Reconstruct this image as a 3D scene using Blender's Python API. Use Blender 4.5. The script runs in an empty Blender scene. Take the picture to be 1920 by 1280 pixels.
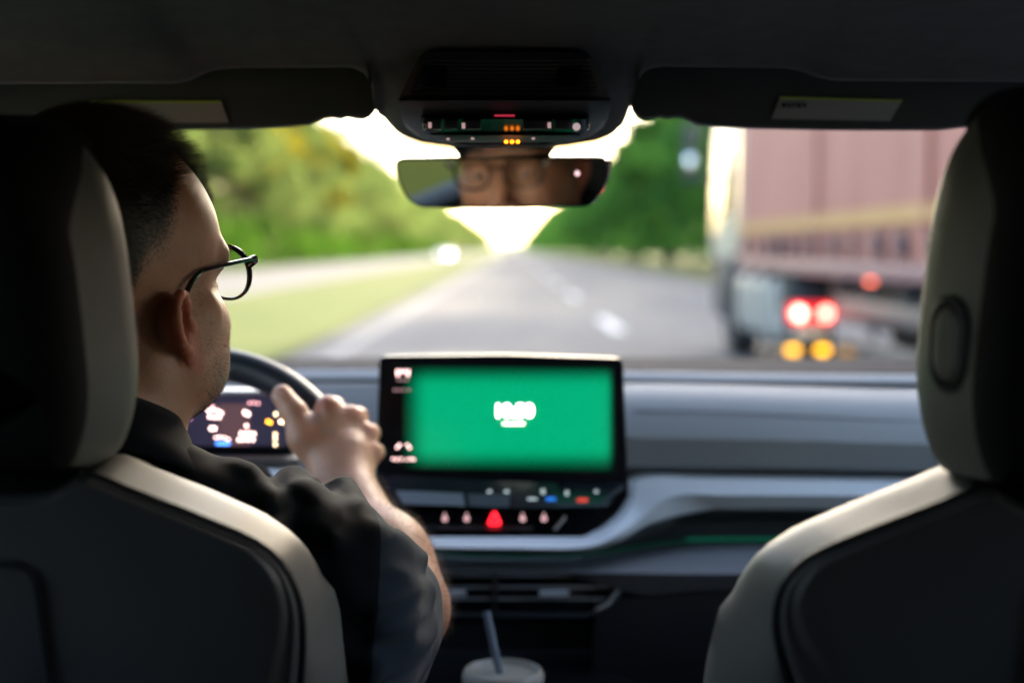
import bpy, bmesh, math, random
import numpy as np
from mathutils import Vector, Matrix

R = math.radians
sc = bpy.context.scene
C = sc.collection
rng = np.random.default_rng(7)
random.seed(7)

# ---------------------------------------------------------------- camera
CAM_H = 1.30
PITCH = math.atan(172 / 2667)
cam_d = bpy.data.cameras.new("camera")
cam = bpy.data.objects.new("camera", cam_d)
C.objects.link(cam)
cam.location = (0, 0, CAM_H)
cam.rotation_euler = (R(90) - PITCH, 0, 0)
cam_d.sensor_width = 36
cam_d.lens = 50
cam_d.clip_start = 0.02
cam_d.clip_end = 4000
cam_d.dof.use_dof = True
cam_d.dof.focus_distance = 1.15
cam_d.dof.aperture_fstop = 2.8
cam_d.dof.aperture_blades = 0
sc.camera = cam

# ---------------------------------------------------------------- sky, sun, exposure
SUN_EL, SUN_AZ = 20.5, 25.0          # degrees; azimuth from straight ahead (+Y), positive to the right
w = bpy.data.worlds.new("World")
sc.world = w
w.use_nodes = True
nt = w.node_tree
bg = nt.nodes["Background"]
sky = nt.nodes.new("ShaderNodeTexSky")
sky.sky_type = "NISHITA"
sky.sun_disc = False
sky.sun_elevation = R(SUN_EL)
sky.sun_rotation = R(SUN_AZ)
sky.altitude = 100
sky.air_density = 1.0
sky.dust_density = 3.2
sky.ozone_density = 1.0
nt.links.new(sky.outputs[0], bg.inputs[0])
bg.inputs[1].default_value = 0.15
sun_d = bpy.data.lights.new("sun", "SUN")
sun_d.energy = 2.1
sun_d.angle = R(0.6)
sun_d.color = (1.0, 0.84, 0.62)
sun = bpy.data.objects.new("sun", sun_d)
C.objects.link(sun)
sd = Vector((math.sin(R(SUN_AZ)) * math.cos(R(SUN_EL)), math.cos(R(SUN_AZ)) * math.cos(R(SUN_EL)), math.sin(R(SUN_EL))))
sun.rotation_euler = sd.to_track_quat("Z", "Y").to_euler()
sc.view_settings.view_transform = "Standard"
sc.view_settings.look = "None"
sc.view_settings.gamma = 1
sc.view_settings.use_curve_mapping = False
sc.view_settings.exposure = 3.0
sc.render.engine = "CYCLES"
sc.cycles.use_denoising = True
sc.cycles.max_bounces = 8
sc.cycles.diffuse_bounces = 5
sc.cycles.transparent_max_bounces = 16
sc.cycles.sample_clamp_indirect = 6
sc.cycles.caustics_reflective = False
sc.cycles.caustics_refractive = False

# ---------------------------------------------------------------- helpers
F = 2667.0
_c, _s = math.cos(PITCH), math.sin(PITCH)


def P(px, py, Y):
    """the point at distance Y ahead that the full-size photograph shows at (px, py)"""
    x, y = (px - 960) / F, (640 - py) / F
    d = np.array([x, _c + y * _s, -_s + y * _c])
    d = d * (Y / d[1])
    return d + np.array([0, 0, CAM_H])


def nrm(v):
    v = np.asarray(v, float)
    return v / np.linalg.norm(v)


MATS = {}


def mat(name, col, rough=0.5, metal=0.0, bump=0.0, bscale=300.0, var=0.0, vscale=6.0, spec=0.5, sss=0.0,
        emit=None, estr=0.0, sheen=0.0, coat=0.0, dist=0.001):
    if name in MATS:
        return MATS[name]
    m = bpy.data.materials.new(name)
    m.use_nodes = True
    n, l = m.node_tree.nodes, m.node_tree.links
    b = n["Principled BSDF"]
    b.inputs["Base Color"].default_value = (*col, 1)
    b.inputs["Roughness"].default_value = rough
    b.inputs["Metallic"].default_value = metal
    b.inputs["Specular IOR Level"].default_value = spec
    if sheen:
        b.inputs["Sheen Weight"].default_value = sheen
        b.inputs["Sheen Roughness"].default_value = 0.4
    if coat:
        b.inputs["Coat Weight"].default_value = coat
        b.inputs["Coat Roughness"].default_value = 0.08
    if sss:
        b.inputs["Subsurface Weight"].default_value = sss
        b.inputs["Subsurface Radius"].default_value = (1.0, 0.3, 0.15)
        b.inputs["Subsurface Scale"].default_value = 0.008
    if emit is not None:
        b.inputs["Emission Color"].default_value = (*emit, 1)
        b.inputs["Emission Strength"].default_value = estr
    tc = None
    if bump or var:
        tc = n.new("ShaderNodeTexCoord")
    if var:
        t = n.new("ShaderNodeTexNoise")
        t.inputs["Scale"].default_value = vscale
        t.inputs["Detail"].default_value = 6
        l.new(tc.outputs["Object"], t.inputs["Vector"])
        r = n.new("ShaderNodeValToRGB")
        r.color_ramp.elements[0].position = 0.3
        r.color_ramp.elements[1].position = 0.7
        r.color_ramp.elements[0].color = (*[c * (1 - var) for c in col], 1)
        r.color_ramp.elements[1].color = (*[min(1, c * (1 + var)) for c in col], 1)
        l.new(t.outputs[0], r.inputs[0])
        l.new(r.outputs[0], b.inputs["Base Color"])
    if bump:
        t = n.new("ShaderNodeTexNoise")
        t.inputs["Scale"].default_value = bscale
        t.inputs["Detail"].default_value = 3
        l.new(tc.outputs["Object"], t.inputs["Vector"])
        bn = n.new("ShaderNodeBump")
        bn.inputs["Strength"].default_value = bump
        bn.inputs["Distance"].default_value = dist
        l.new(t.outputs[0], bn.inputs["Height"])
        l.new(bn.outputs[0], b.inputs["Normal"])
    MATS[name] = m
    return m


def emat(name, col, s):
    return mat(name, (0.01, 0.01, 0.01), 0.4, emit=col, estr=s)


def mk(name, V, Fc, m, parent=None, smooth=True, label=None):
    """one mesh object from vertices and faces"""
    me = bpy.data.meshes.new(name)
    if isinstance(V, np.ndarray):
        V = V.tolist()
    if isinstance(Fc, np.ndarray):
        Fc = Fc.tolist()
    me.from_pydata(V, [], Fc)
    me.update()
    if smooth:
        me.polygons.foreach_set("use_smooth", [True] * len(me.polygons))
    me.materials.append(m)
    o = bpy.data.objects.new(name, me)
    C.objects.link(o)
    if parent is not None:
        o.parent = parent
    if label:
        o["label"] = label
    return o


def tag(o, label, cat, group=None, kind=None):
    o["label"] = label
    if cat:
        o["category"] = cat
    if group:
        o["group"] = group
    if kind:
        o["kind"] = kind
    return o


def thing(name, label, cat, loc=(0, 0, 0), group=None):
    o = bpy.data.objects.new(name, None)
    o.empty_display_size = 0.1
    C.objects.link(o)
    o.location = loc
    return tag(o, label, cat, group)


def root_shift(root):
    """children were modelled in world coordinates; keep them there"""
    L = Vector(root.location)
    for ch in root.children:
        if not ch.get("_loc"):
            ch.matrix_parent_inverse = Matrix.Translation(-L)


class MB:
    """collects simple shapes for one mesh"""

    def __init__(s):
        s.V, s.F = [], []

    def add(s, V, Fc):
        o = len(s.V)
        s.V += [tuple(map(float, v)) for v in V]
        s.F += [tuple(int(i) + o for i in f) for f in Fc]
        return s

    def box(s, c, size, r=0.0, rot=None, seg=2):
        bm = bmesh.new()
        bmesh.ops.create_cube(bm, size=1)
        for v in bm.verts:
            v.co = Vector((v.co.x * size[0], v.co.y * size[1], v.co.z * size[2]))
        if r > 0:
            bmesh.ops.bevel(bm, geom=list(bm.edges), offset=min(r, min(size) * 0.45), segments=seg, profile=0.5, affect="EDGES")
        M = Matrix.Translation(Vector([float(q) for q in c]))
        if rot is not None:
            M = M @ rot.to_4x4()
        bm.transform(M)
        bm.verts.index_update()
        s.add([v.co for v in bm.verts], [[v.index for v in f.verts] for f in bm.faces])
        bm.free()
        return s

    def tube(s, pts, rad, n=12, closed=False, cap=True, flat=1.0, up=None):
        pts = np.asarray(pts, float)
        N = len(pts)
        rad = np.broadcast_to(np.asarray(rad, float), (N,))
        if closed:
            T = np.roll(pts, -1, 0) - np.roll(pts, 1, 0)
        else:
            T = np.gradient(pts, axis=0)
        T /= np.linalg.norm(T, axis=1)[:, None]
        u = np.array(up if up is not None else ([0, 0, 1] if abs(T[0][2]) < 0.9 else [1, 0, 0]), float)
        V = []
        for i in range(N):
            u = u - T[i] * (u @ T[i])
            u /= np.linalg.norm(u)
            v = np.cross(T[i], u)
            for k in range(n):
                a = 2 * math.pi * k / n
                V.append(pts[i] + rad[i] * (math.cos(a) * v + flat * math.sin(a) * u))
        Fc = []
        for i in range(N if closed else N - 1):
            j = (i + 1) % N
            for k in range(n):
                k2 = (k + 1) % n
                Fc.append((i * n + k, i * n + k2, j * n + k2, j * n + k))
        if cap and not closed:
            Fc.append(tuple(range(n - 1, -1, -1)))
            Fc.append(tuple((N - 1) * n + k for k in range(n)))
        return s.add(V, Fc)

    def cyl(s, a, b, r, n=20, r2=None):
        return s.tube([a, b], [r, r if r2 is None else r2], n)

    def build(s, name, m, parent=None, smooth=True, label=None):
        o = mk(name, s.V, s.F, m, parent, smooth, label)
        if smooth:
            try:
                o.data.set_sharp_from_angle(angle=R(38))
            except Exception:
                pass
        return o


def resample(pts, n, closed=False, smooth=True):
    """even points along a polyline, through a Catmull-Rom curve when smooth"""
    p = np.asarray(pts, float)
    if smooth and len(p) > 2:
        q = np.vstack([p[-1:], p, p[:2]]) if closed else np.vstack([2 * p[0] - p[1], p, 2 * p[-1] - p[-2]])
        out = []
        for i in range(1, len(q) - 2):
            for t in np.linspace(0, 1, 12, endpoint=False):
                a, b, c_, d = q[i - 1], q[i], q[i + 1], q[i + 2]
                out.append(0.5 * ((2 * b) + (-a + c_) * t + (2 * a - 5 * b + 4 * c_ - d) * t * t + (-a + 3 * b - 3 * c_ + d) * t ** 3))
        out.append(q[-2] if not closed else p[0])
        p = np.array(out)
    elif closed:
        p = np.vstack([p, p[:1]])
    L = np.r_[0, np.cumsum(np.linalg.norm(np.diff(p, axis=0), axis=1))]
    t = np.linspace(0, L[-1], n, endpoint=not closed)
    return np.stack([np.interp(t, L, p[:, k]) for k in range(p.shape[1])], 1)


def inset(o, d):
    """closed counter-clockwise outline moved inwards by d"""
    T = np.roll(o, -1, 0) - np.roll(o, 1, 0)
    T /= np.linalg.norm(T, axis=1)[:, None] + 1e-12
    N = np.stack([-T[:, 1], T[:, 0]], 1)
    return o + N * (d[:, None] if isinstance(d, np.ndarray) else d)


def ringloft(mb, outline, rings, O, U, V, W, cap0=True, cap1=True, sc=None):
    """rings: (inset, depth along W); outline in the U, V plane"""
    n = len(outline)
    pts, Fc = [], []
    for d, h in rings:
        q = inset(outline, d if sc is None else sc(d, h))
        pts += [np.asarray(O) + a * U + b * V + h * W for a, b in q]
    for i in range(len(rings) - 1):
        for k in range(n):
            k2 = (k + 1) % n
            Fc.append((i * n + k, i * n + k2, (i + 1) * n + k2, (i + 1) * n + k))
    if cap0:
        Fc.append(tuple(range(n - 1, -1, -1)))
    if cap1:
        Fc.append(tuple((len(rings) - 1) * n + k for k in range(n)))
    mb.add(pts, Fc)
    return mb


def rrect(w_, h_, r, n=6, cx=0, cy=0):
    o = []
    for (sx, sy, a0) in ((1, 1, 0), (-1, 1, 90), (-1, -1, 180), (1, -1, 270)):
        for k in range(n + 1):
            a = R(a0 + 90 * k / n)
            o.append((cx + sx * (w_ / 2 - r) + r * math.cos(a), cy + sy * (h_ / 2 - r) + r * math.sin(a)))
    return np.array(o)


def sheet(lines, n, thick, smooth_cols=True, rows_per=1, back=(0, 1, 0)):
    """surface lofted between lines of (px, py, Y); closed with a back layer so that it has thickness"""
    L = []
    for ln in lines:
        p = np.array([P(*q) for q in ln])
        L.append(p)
    m = len(L[0])
    rs = []
    for p in L:
        t = np.linspace(0, m - 1, n)
        if smooth_cols:
            q = np.vstack([2 * p[0] - p[1], p, 2 * p[-1] - p[-2]])
            i = np.minimum(t.astype(int), m - 2)
            f = (t - i)[:, None]
            a, b, c_, d = q[i], q[i + 1], q[i + 2], q[i + 3]
            rs.append(0.5 * ((2 * b) + (-a + c_) * f + (2 * a - 5 * b + 4 * c_ - d) * f ** 2 + (-a + 3 * b - 3 * c_ + d) * f ** 3))
        else:
            i = np.minimum(t.astype(int), m - 2)
            f = (t - i)[:, None]
            rs.append(p[i] * (1 - f) + p[i + 1] * f)
    bk = np.array(back, float) * thick
    front = rs
    rear = [r_ + bk for r_ in rs[::-1]]
    rows = front + rear
    mb = MB()
    Vv = [v for r_ in rows for v in r_]
    Fc = []
    K = len(rows)
    for i in range(K):
        j = (i + 1) % K
        for k in range(n - 1):
            Fc.append((i * n + k, j * n + k, j * n + k + 1, i * n + k + 1))
    Fc.append(tuple(i * n for i in range(K)))
    Fc.append(tuple(i * n + n - 1 for i in range(K - 1, -1, -1)))
    mb.add(Vv, Fc)
    return mb
# ---------------------------------------------------------------- ground, roads
def ground_mat(name, c1, c2, scale, rough=0.95, bump=0.3):
    m = mat(name, c1, rough, bump=bump, bscale=scale * 4, dist=0.02, spec=0.06)
    n, l = m.node_tree.nodes, m.node_tree.links
    b = n["Principled BSDF"]
    tc = n.new("ShaderNodeTexCoord")
    t = n.new("ShaderNodeTexNoise")
    t.inputs["Scale"].default_value = scale
    t.inputs["Detail"].default_value = 8
    t.inputs["Roughness"].default_value = 0.65
    r = n.new("ShaderNodeValToRGB")
    r.color_ramp.elements[0].position, r.color_ramp.elements[1].position = 0.35, 0.68
    r.color_ramp.elements[0].color, r.color_ramp.elements[1].color = (*c1, 1), (*c2, 1)
    l.new(tc.outputs["Object"], t.inputs["Vector"])
    l.new(t.outputs[0], r.inputs[0])
    l.new(r.outputs[0], b.inputs["Base Color"])
    return m


M_grass = ground_mat("grass", (0.07, 0.098, 0.02), (0.12, 0.135, 0.034), 0.5)
M_verge = ground_mat("verge_grass", (0.03, 0.055, 0.008), (0.06, 0.08, 0.014), 0.6)
M_road = ground_mat("asphalt", (0.11, 0.107, 0.106), (0.14, 0.137, 0.136), 1.5, 0.9, 0.2)
M_road2 = ground_mat("old_asphalt", (0.14, 0.135, 0.13), (0.17, 0.164, 0.158), 1.2, 0.9, 0.2)
M_line = mat("road_paint", (0.24, 0.23, 0.22), 0.85, spec=0.05, var=0.15, vscale=3)


def flat(name, x0, x1, y0, y1, z, m, nx=1, ny=60, kind="structure", th=0.0):
    V, Fc = [], []
    for j in range(ny + 1):
        for i in range(nx + 1):
            V.append((x0 + (x1 - x0) * i / nx, y0 + (y1 - y0) * j / ny, z))
    for j in range(ny):
        for i in range(nx):
            a = j * (nx + 1) + i
            Fc.append((a, a + 1, a + nx + 2, a + nx + 1))
    o = mk(name, V, Fc, m, smooth=False)
    if kind:
        o["kind"] = kind
    return o


flat("ground", -900, 900, -300, 2600, -0.02, M_verge, 6, 20)
flat("road", -2.75, 8.3, -60, 1500, 0.0, M_road, 4, 120)
flat("opposite_road", -16.8, -7.6, -60, 1500, 0.0, M_road2, 4, 120)
flat("median_grass", -7.6, -2.75, -60, 1500, 0.03, M_grass, 4, 120)
flat("right_verge", 8.3, 11.5, -60, 1500, 0.03, M_grass, 3, 120)
flat("left_verge", -19.5, -16.8, -60, 1500, 0.03, M_verge, 3, 120)
flat("edge_line", -2.28, -2.08, -60, 1200, 0.004, M_line)
flat("shoulder_line", 5.4, 5.62, -60, 1200, 0.004, M_line)
flat("far_edge_line", -8.3, -8.1, -60, 1200, 0.004, M_line)
for k in range(40):
    flat("lane_dash", 1.60, 1.82, 7.5 + 15.0 * k, 12.2 + 15.0 * k, 0.004, mat("dash_paint", (0.55, 0.53, 0.51), 0.8, spec=0.05), 1, 2)
xs = np.linspace(-900, 900, 61)
prof = [6 + 5 * math.sin(x * 0.011) + 3 * math.sin(x * 0.037 + 1) + 10 * min(1, (abs(x) / 320) ** 1.2) for x in xs]
V = [(x, 1500 + 40 * math.sin(x * 0.01), -1) for x in xs] + [(x, 1560 + 40 * math.sin(x * 0.01), h) for x, h in zip(xs, prof)] + [(x, 1760, -1) for x in xs]
Fc = []
for r_ in range(2):
    for i in range(60):
        a = r_ * 61 + i
        Fc.append((a, a + 1, a + 62, a + 61))
o = mk("hills", V, Fc, mat("far_wood", (0.05, 0.07, 0.025), 0.95, var=0.3, vscale=0.02))
o["kind"] = "structure"


# ---------------------------------------------------------------- trees
def leaf_mat(name, c1, c2, trans):
    m = bpy.data.materials.new(name)
    m.use_nodes = True
    n, l = m.node_tree.nodes, m.node_tree.links
    n.clear()
    out = n.new("ShaderNodeOutputMaterial")
    d = n.new("ShaderNodeBsdfDiffuse")
    t = n.new("ShaderNodeBsdfTranslucent")
    mx = n.new("ShaderNodeMixShader")
    mx.inputs[0].default_value = trans
    g = n.new("ShaderNodeNewGeometry")
    r = n.new("ShaderNodeValToRGB")
    r.color_ramp.elements[0].color, r.color_ramp.elements[1].color = (*c1, 1), (*c2, 1)
    l.new(g.outputs["Random Per Island"], r.inputs[0])
    l.new(r.outputs[0], d.inputs[0])
    oi = n.new("ShaderNodeObjectInfo")
    mr = n.new("ShaderNodeMapRange")
    mr.inputs["To Min"].default_value, mr.inputs["To Max"].default_value = 0.62, 1.25
    l.new(oi.outputs["Random"], mr.inputs["Value"])
    h0 = n.new("ShaderNodeHueSaturation")
    l.new(mr.outputs[0], h0.inputs["Value"])
    l.new(r.outputs[0], h0.inputs["Color"])
    r = h0
    l.new(r.outputs[0], d.inputs[0])
    hs = n.new("ShaderNodeHueSaturation")
    hs.inputs["Value"].default_value = 1.7
    hs.inputs["Saturation"].default_value = 1.1
    l.new(r.outputs[0], hs.inputs["Color"])
    l.new(hs.outputs[0], t.inputs[0])
    l.new(d.outputs[0], mx.inputs[1])
    l.new(t.outputs[0], mx.inputs[2])
    l.new(mx.outputs[0], out.inputs[0])
    return m


M_leafL = leaf_mat("leaf_yellow_green", (0.075, 0.115, 0.04), (0.135, 0.165, 0.055), 0.55)
M_leafR = leaf_mat("leaf_deep_green", (0.03, 0.09, 0.025), (0.07, 0.15, 0.035), 0.5)
M_leafS = leaf_mat("leaf_shrub", (0.05, 0.12, 0.022), (0.09, 0.16, 0.03), 0.45)
M_bark = mat("bark", (0.07, 0.05, 0.035), 0.9, bump=0.4, bscale=20, var=0.3, vscale=4, dist=0.02)


def crown_mesh(name, h, rx, z0, nclump, nleaf, ls, m, seed):
    g = np.random.default_rng(seed)
    cl = []
    for k in range(nclump):
        t = g.uniform(0, 1) ** 0.8
        z = z0 + (h - z0) * t
        rr = rx * math.sin(math.pi * (0.18 + 0.78 * t)) * g.uniform(0.25, 1.0)
        a = g.uniform(0, 2 * math.pi)
        cl.append((rr * math.cos(a), rr * math.sin(a), z, rx * g.choice([0.16, 0.22, 0.3, 0.42])))
    cl = np.array(cl)
    idx = g.integers(0, nclump, nleaf)
    d = g.normal(size=(nleaf, 3))
    d /= np.linalg.norm(d, axis=1)[:, None]
    rad = cl[idx, 3] * g.uniform(0.55, 1.05, nleaf)
    c = cl[idx, :3] + d * rad[:, None] * np.array([1, 1, 0.8])
    nrmv = d + g.normal(size=(nleaf, 3)) * 0.5
    nrmv /= np.linalg.norm(nrmv, axis=1)[:, None]
    a = np.cross(nrmv, g.normal(size=(nleaf, 3)))
    a /= np.linalg.norm(a, axis=1)[:, None]
    b = np.cross(nrmv, a)
    s_ = ls * g.uniform(0.6, 1.3, nleaf)[:, None]
    V = np.stack([c - a * s_, c - b * s_ * 0.45, c + a * s_, c + b * s_ * 0.45], 1).reshape(-1, 3)
    Fc = np.arange(nleaf * 4).reshape(-1, 4)
    me = bpy.data.meshes.new(name)
    me.from_pydata(V.tolist(), [], Fc.tolist())
    me.materials.append(m)
    return me, cl


def trunk_mesh(name, h, r0, cl, seed):
    g = np.random.default_rng(seed)
    mb = MB()
    pts = [(0.12 * math.sin(k * 1.3 + seed) * k / 3, 0.1 * math.cos(k * 1.7) * k / 3, h * 0.8 * k / 6) for k in range(7)]
    mb.tube(pts, [r0 * (1 - 0.12 * k) for k in range(7)], 8)
    for k in g.choice(len(cl), min(7, len(cl)), replace=False):
        e = cl[k, :3]
        s0 = np.array(pts[2 + int(k) % 4], float)
        mid = (s0 + e) / 2 + np.array([0, 0, -0.3])
        mb.tube([s0, mid, e], [r0 * 0.4, r0 * 0.28, r0 * 0.1], 6)
    me = bpy.data.meshes.new(name)
    me.from_pydata(mb.V, [], mb.F)
    me.materials.append(M_bark)
    return me


def tree_kind(h, rx, z0, nc, nl, ls, m, seed, r0=0.2):
    cme, cl = crown_mesh("crown", h, rx, z0, nc, nl, ls, m, seed)
    return cme, trunk_mesh("trunk", h, r0, cl, seed)


KL = [tree_kind(12, 4.2, 1.5, 34, 3300, 0.26, M_leafL, 10 + k, 0.22) for k in range(4)]
KR = [tree_kind(12, 3.8, 0.8, 44, 3800, 0.26, M_leafR, 30 + k, 0.22) for k in range(4)]
KS = [tree_kind(3.2, 2.2, 0.1, 22, 1500, 0.16, M_leafS, 50 + k, 0.06) for k in range(3)]


def put_tree(name, kinds, x, y, sc_, label, cat, group=None, z=0.0):
    k = int(rng.integers(0, len(kinds)))
    t = thing(name, label, cat, (x, y, z), group)
    t.rotation_euler = (0, 0, rng.uniform(0, 6.28))
    t.scale = (sc_ * rng.uniform(0.9, 1.15), sc_ * rng.uniform(0.9, 1.15), sc_)
    for nm, me in zip(("crown", "trunk" if name != "shrub" else "stem"), kinds[k]):
        o = bpy.data.objects.new(nm, me)
        o.parent = t
        C.objects.link(o)


y = 24.0
k = 0
while y < 1450:
    put_tree("roadside_tree", KL, -23.5 + rng.uniform(-1.2, 1.2), y, (1.30 if y < 90 else 1.31) * rng.uniform(0.84, 1.12),
             "tall yellow-green tree in the sunlit wood beyond the opposite road", "tree", "trees on the left side of the motorway")
    if k % 2 == 0 and y < 300:
        put_tree("roadside_tree", KL, -31 + rng.uniform(-2, 2), y + 3, 1.5 * rng.uniform(0.9, 1.1),
                 "tall yellow-green tree in the sunlit wood beyond the opposite road", "tree", "trees on the left side of the motorway")
    y += 5.5 + y * 0.024
    k += 1
y = 40.0
while y < 420:
    put_tree("shrub", KS, -20.2 + rng.uniform(-0.5, 0.5), y, rng.uniform(0.85, 1.25),
             "low green shrub along the left edge of the opposite road", "shrub", "shrubs beside the opposite road")
    y += 3.6 + y * 0.02
y = 24.0
k = 0
while y < 1450:
    put_tree("tree", KR, 15.2 + rng.uniform(-0.9, 0.9), y, (1.08 if y < 90 else 1.24) * rng.uniform(0.88, 1.1),
             "deep green leafy tree in the row right of the motorway", "tree", "trees on the right side of the motorway")
    if k % 2 == 0 and y < 300:
        put_tree("tree", KR, 21 + rng.uniform(-1.5, 1.5), y + 3, 1.3 * rng.uniform(0.9, 1.1),
                 "deep green leafy tree in the row right of the motorway", "tree", "trees on the right side of the motorway")
    y += 5.2 + y * 0.024
    k += 1

M_leaf_glow = leaf_mat("leaf_painted_backlight", (0.13, 0.125, 0.02), (0.20, 0.165, 0.025), 0.6)  # gold glow of backlit crowns put into the leaf colour
KG = [tree_kind(12, 3.4, 4.5, 30, 2600, 0.26, M_leaf_glow, 70, 0.2)]
put_tree("glow_tinted_tree", KG, -21.4, 160, 1.27, "tree with backlight glow painted into its leaves at the sky's edge left of the mirror", "tree", z=0)
put_tree("glow_tinted_tree", KG, -22.6, 128, 1.27, "slightly taller tree with backlight glow painted into its leaves, nearer than the one by the mirror", "tree", z=0)

# ---------------------------------------------------------------- lorry on the right
M_tarp = mat("red_tarpaulin", (0.47, 0.185, 0.135), 0.7, bump=0.05, bscale=1.2, var=0.12, vscale=0.5, dist=0.1)
M_stripe = mat("orange_stripe", (0.56, 0.30, 0.11), 0.6)
M_white = mat("white_paint", (0.55, 0.52, 0.42), 0.35, coat=0.4)
M_alu = mat("aluminium", (0.12, 0.12, 0.118), 0.5, metal=0.2)
M_frame = mat("dark_frame_steel", (0.03, 0.032, 0.038), 0.6)
M_tyre = mat("tyre_rubber", (0.015, 0.015, 0.016), 0.8)
M_strap = mat("dark_strap", (0.10, 0.055, 0.06), 0.8)
M_pinkrail = mat("faded_rail", (0.30, 0.15, 0.15), 0.5)

lorry = thing("lorry", "articulated lorry with faded red curtain-side trailer in the lane on the right", "lorry", (3.9, 12, 0))
XL, XR = 2.66, 5.16


def wavy_wall(x, y0, y1, z0, z1, n=120):
    V, Fc = [], []
    for j in range(2):
        for i in range(n + 1):
            yy = y0 + (y1 - y0) * i / n
            dx = 0.007 * math.sin(i * 0.9) * math.sin(i * 0.23 + 1) + 0.003 * math.sin(i * 2.1)
            V.append((x + dx, yy, z0 if j == 0 else z1))
    for i in range(n):
        Fc.append((i, n + 1 + i, n + 2 + i, i + 1))
    return V, Fc


mb = MB()
V, Fc = wavy_wall(XL, 3.2, 16.6, 1.22, 4.05)
mb.add(V, Fc)
V, Fc = wavy_wall(XR, 3.2, 16.6, 1.22, 4.05)
mb.add(V, [f[::-1] for f in Fc])
mb.build("curtain", M_tarp, lorry)
mb = MB()
mb.box(((XL + XR) / 2, 9.9, 4.07), (XR - XL + 0.06, 13.5, 0.08), 0.02)
mb.box(((XL + XR) / 2, 16.66, 2.6), (XR - XL + 0.04, 0.08, 2.75), 0.02)
mb.box(((XL + XR) / 2, 3.14, 2.6), (XR - XL + 0.04, 0.08, 2.75), 0.02)
mb.build("trailer_body", M_tarp, lorry)
mb = MB()
V, Fc = wavy_wall(XL - 0.03, 3.2, 16.6, 1.475, 1.60)
mb.add(V, Fc)
mb.build("stripe", M_stripe, lorry)
mb = MB().box(((XL + XR) / 2, 9.9, 1.14), (XR - XL + 0.05, 13.5, 0.13), 0.02)
mb.build("side_rail", M_pinkrail, lorry)
sy = 4.0
while sy < 16.5:
    wd = random.choice((0.10, 0.16, 0.22, 0.13))
    MB().box((XL - 0.045, sy, 1.335), (0.03, wd, random.uniform(0.15, 0.2)), 0.008).build("strap_buckle", M_strap, lorry)
    sy += random.uniform(0.42, 0.8)
for yy in (6.2, 9.1, 12.4):
    MB().box((XL - 0.025, yy, 2.6), (0.02, 0.10, 2.6), 0.005).build("side_post", M_tarp, lorry)
mb = MB()
mb.box((3.5, 9.5, 0.93), (0.12, 13, 0.26)).box((4.3, 9.5, 0.93), (0.12, 13, 0.26)).box((3.9, 8, 0.72), (2.0, 3.2, 0.2))
for yy in range(4, 16, 2):
    mb.box((3.9, yy, 1.0), (2.3, 0.1, 0.14))
mb.build("chassis", M_frame, lorry)
for zz in (0.84, 0.55):
    MB().box((XL + 0.06, 8.6, zz), (0.03, 6.4, 0.13), 0.01).build("side_guard", M_alu, lorry)
for yy in (5.8, 8.2, 10.8):
    MB().box((XL + 0.09, yy, 0.78), (0.04, 0.08, 0.66)).build("guard_post", M_frame, lorry)


def wheel(x, y, z=0.5, r=0.5, w_=0.3, side=-1, parent=None):
    mb = MB()
    a = np.linspace(0, 2 * math.pi, 33)[:-1]
    prof = [(r * 0.62, -w_ / 2), (r * 0.96, -w_ / 2), (r, -w_ / 2 + 0.04), (r, w_ / 2 - 0.04), (r * 0.96, w_ / 2), (r * 0.62, w_ / 2)]
    V = [(x + h, y + q * math.cos(t), z + q * math.sin(t)) for q, h in prof for t in a]
    Fc = [(i * 32 + k, i * 32 + (k + 1) % 32, (i + 1) * 32 + (k + 1) % 32, (i + 1) * 32 + k) for i in range(5) for k in range(32)]
    mb.add(V, Fc)
    whl = mb.build("wheel", M_tyre, parent)
    rb = MB()
    rb.tube([(x + side * w_ * 0.44, y, z), (x + side * w_ * 0.30, y, z)], [r * 0.64, r * 0.55], 24)
    rb.cyl((x + side * w_ * 0.58, y, z), (x + side * w_ * 0.4, y, z), r * 0.2, 16)
    rb.build("rim", M_alu, whl)


for yy in (4.2, 5.5, 6.8):
    wheel(XL + 0.22, yy, parent=lorry)
    wheel(XR - 0.22, yy, side=1, parent=lorry)
wheel(XL + 0.26, 14.0, parent=lorry)
wheel(XR - 0.26, 14.0, side=1, parent=lorry)
wheel(XL + 0.2, 17.7, parent=lorry)
wheel(XR - 0.2, 17.7, side=1, parent=lorry)
# tractor
cx_ = (XL + XR) / 2
mb = MB()
ringloft(mb, np.array([(16.95, 1.22), (19.2, 1.15), (19.32, 1.4), (19.2, 2.2), (18.9, 3.0), (18.5, 3.6), (16.95, 3.75)]),
         [(0.1, -1.22), (0.03, -1.2), (0, -1.12), (0, 1.12), (0.03, 1.2), (0.1, 1.22)], (cx_, 0, 0), np.array([0, 1, 0]), np.array([0, 0, 1]), np.array([1.0, 0, 0]))
mb.build("cab", M_white, lorry)
MB().box((cx_, 18.5, 0.78), (2.4, 1.3, 0.72), 0.08).build("bumper", M_frame, lorry)
MB().box((XL + 0.02, 16.75, 2.65), (0.05, 0.62, 2.6), 0.02).build("side_deflector", M_white, lorry)
mb = MB()
ringloft(mb, np.array([(17.5, 1.75), (18.7, 1.75), (18.75, 2.1), (18.55, 2.5), (17.5, 2.5)]), [(0.03, 0), (0, 0.01), (0, 0.03)],
         (cx_ - 1.235, 0, 0), np.array([0, 1.0, 0]), np.array([0, 0, 1.0]), np.array([1.0, 0, 0]))
mb.build("side_window", mat("dark_glass", (0.01, 0.012, 0.014), 0.08), lorry)
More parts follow.
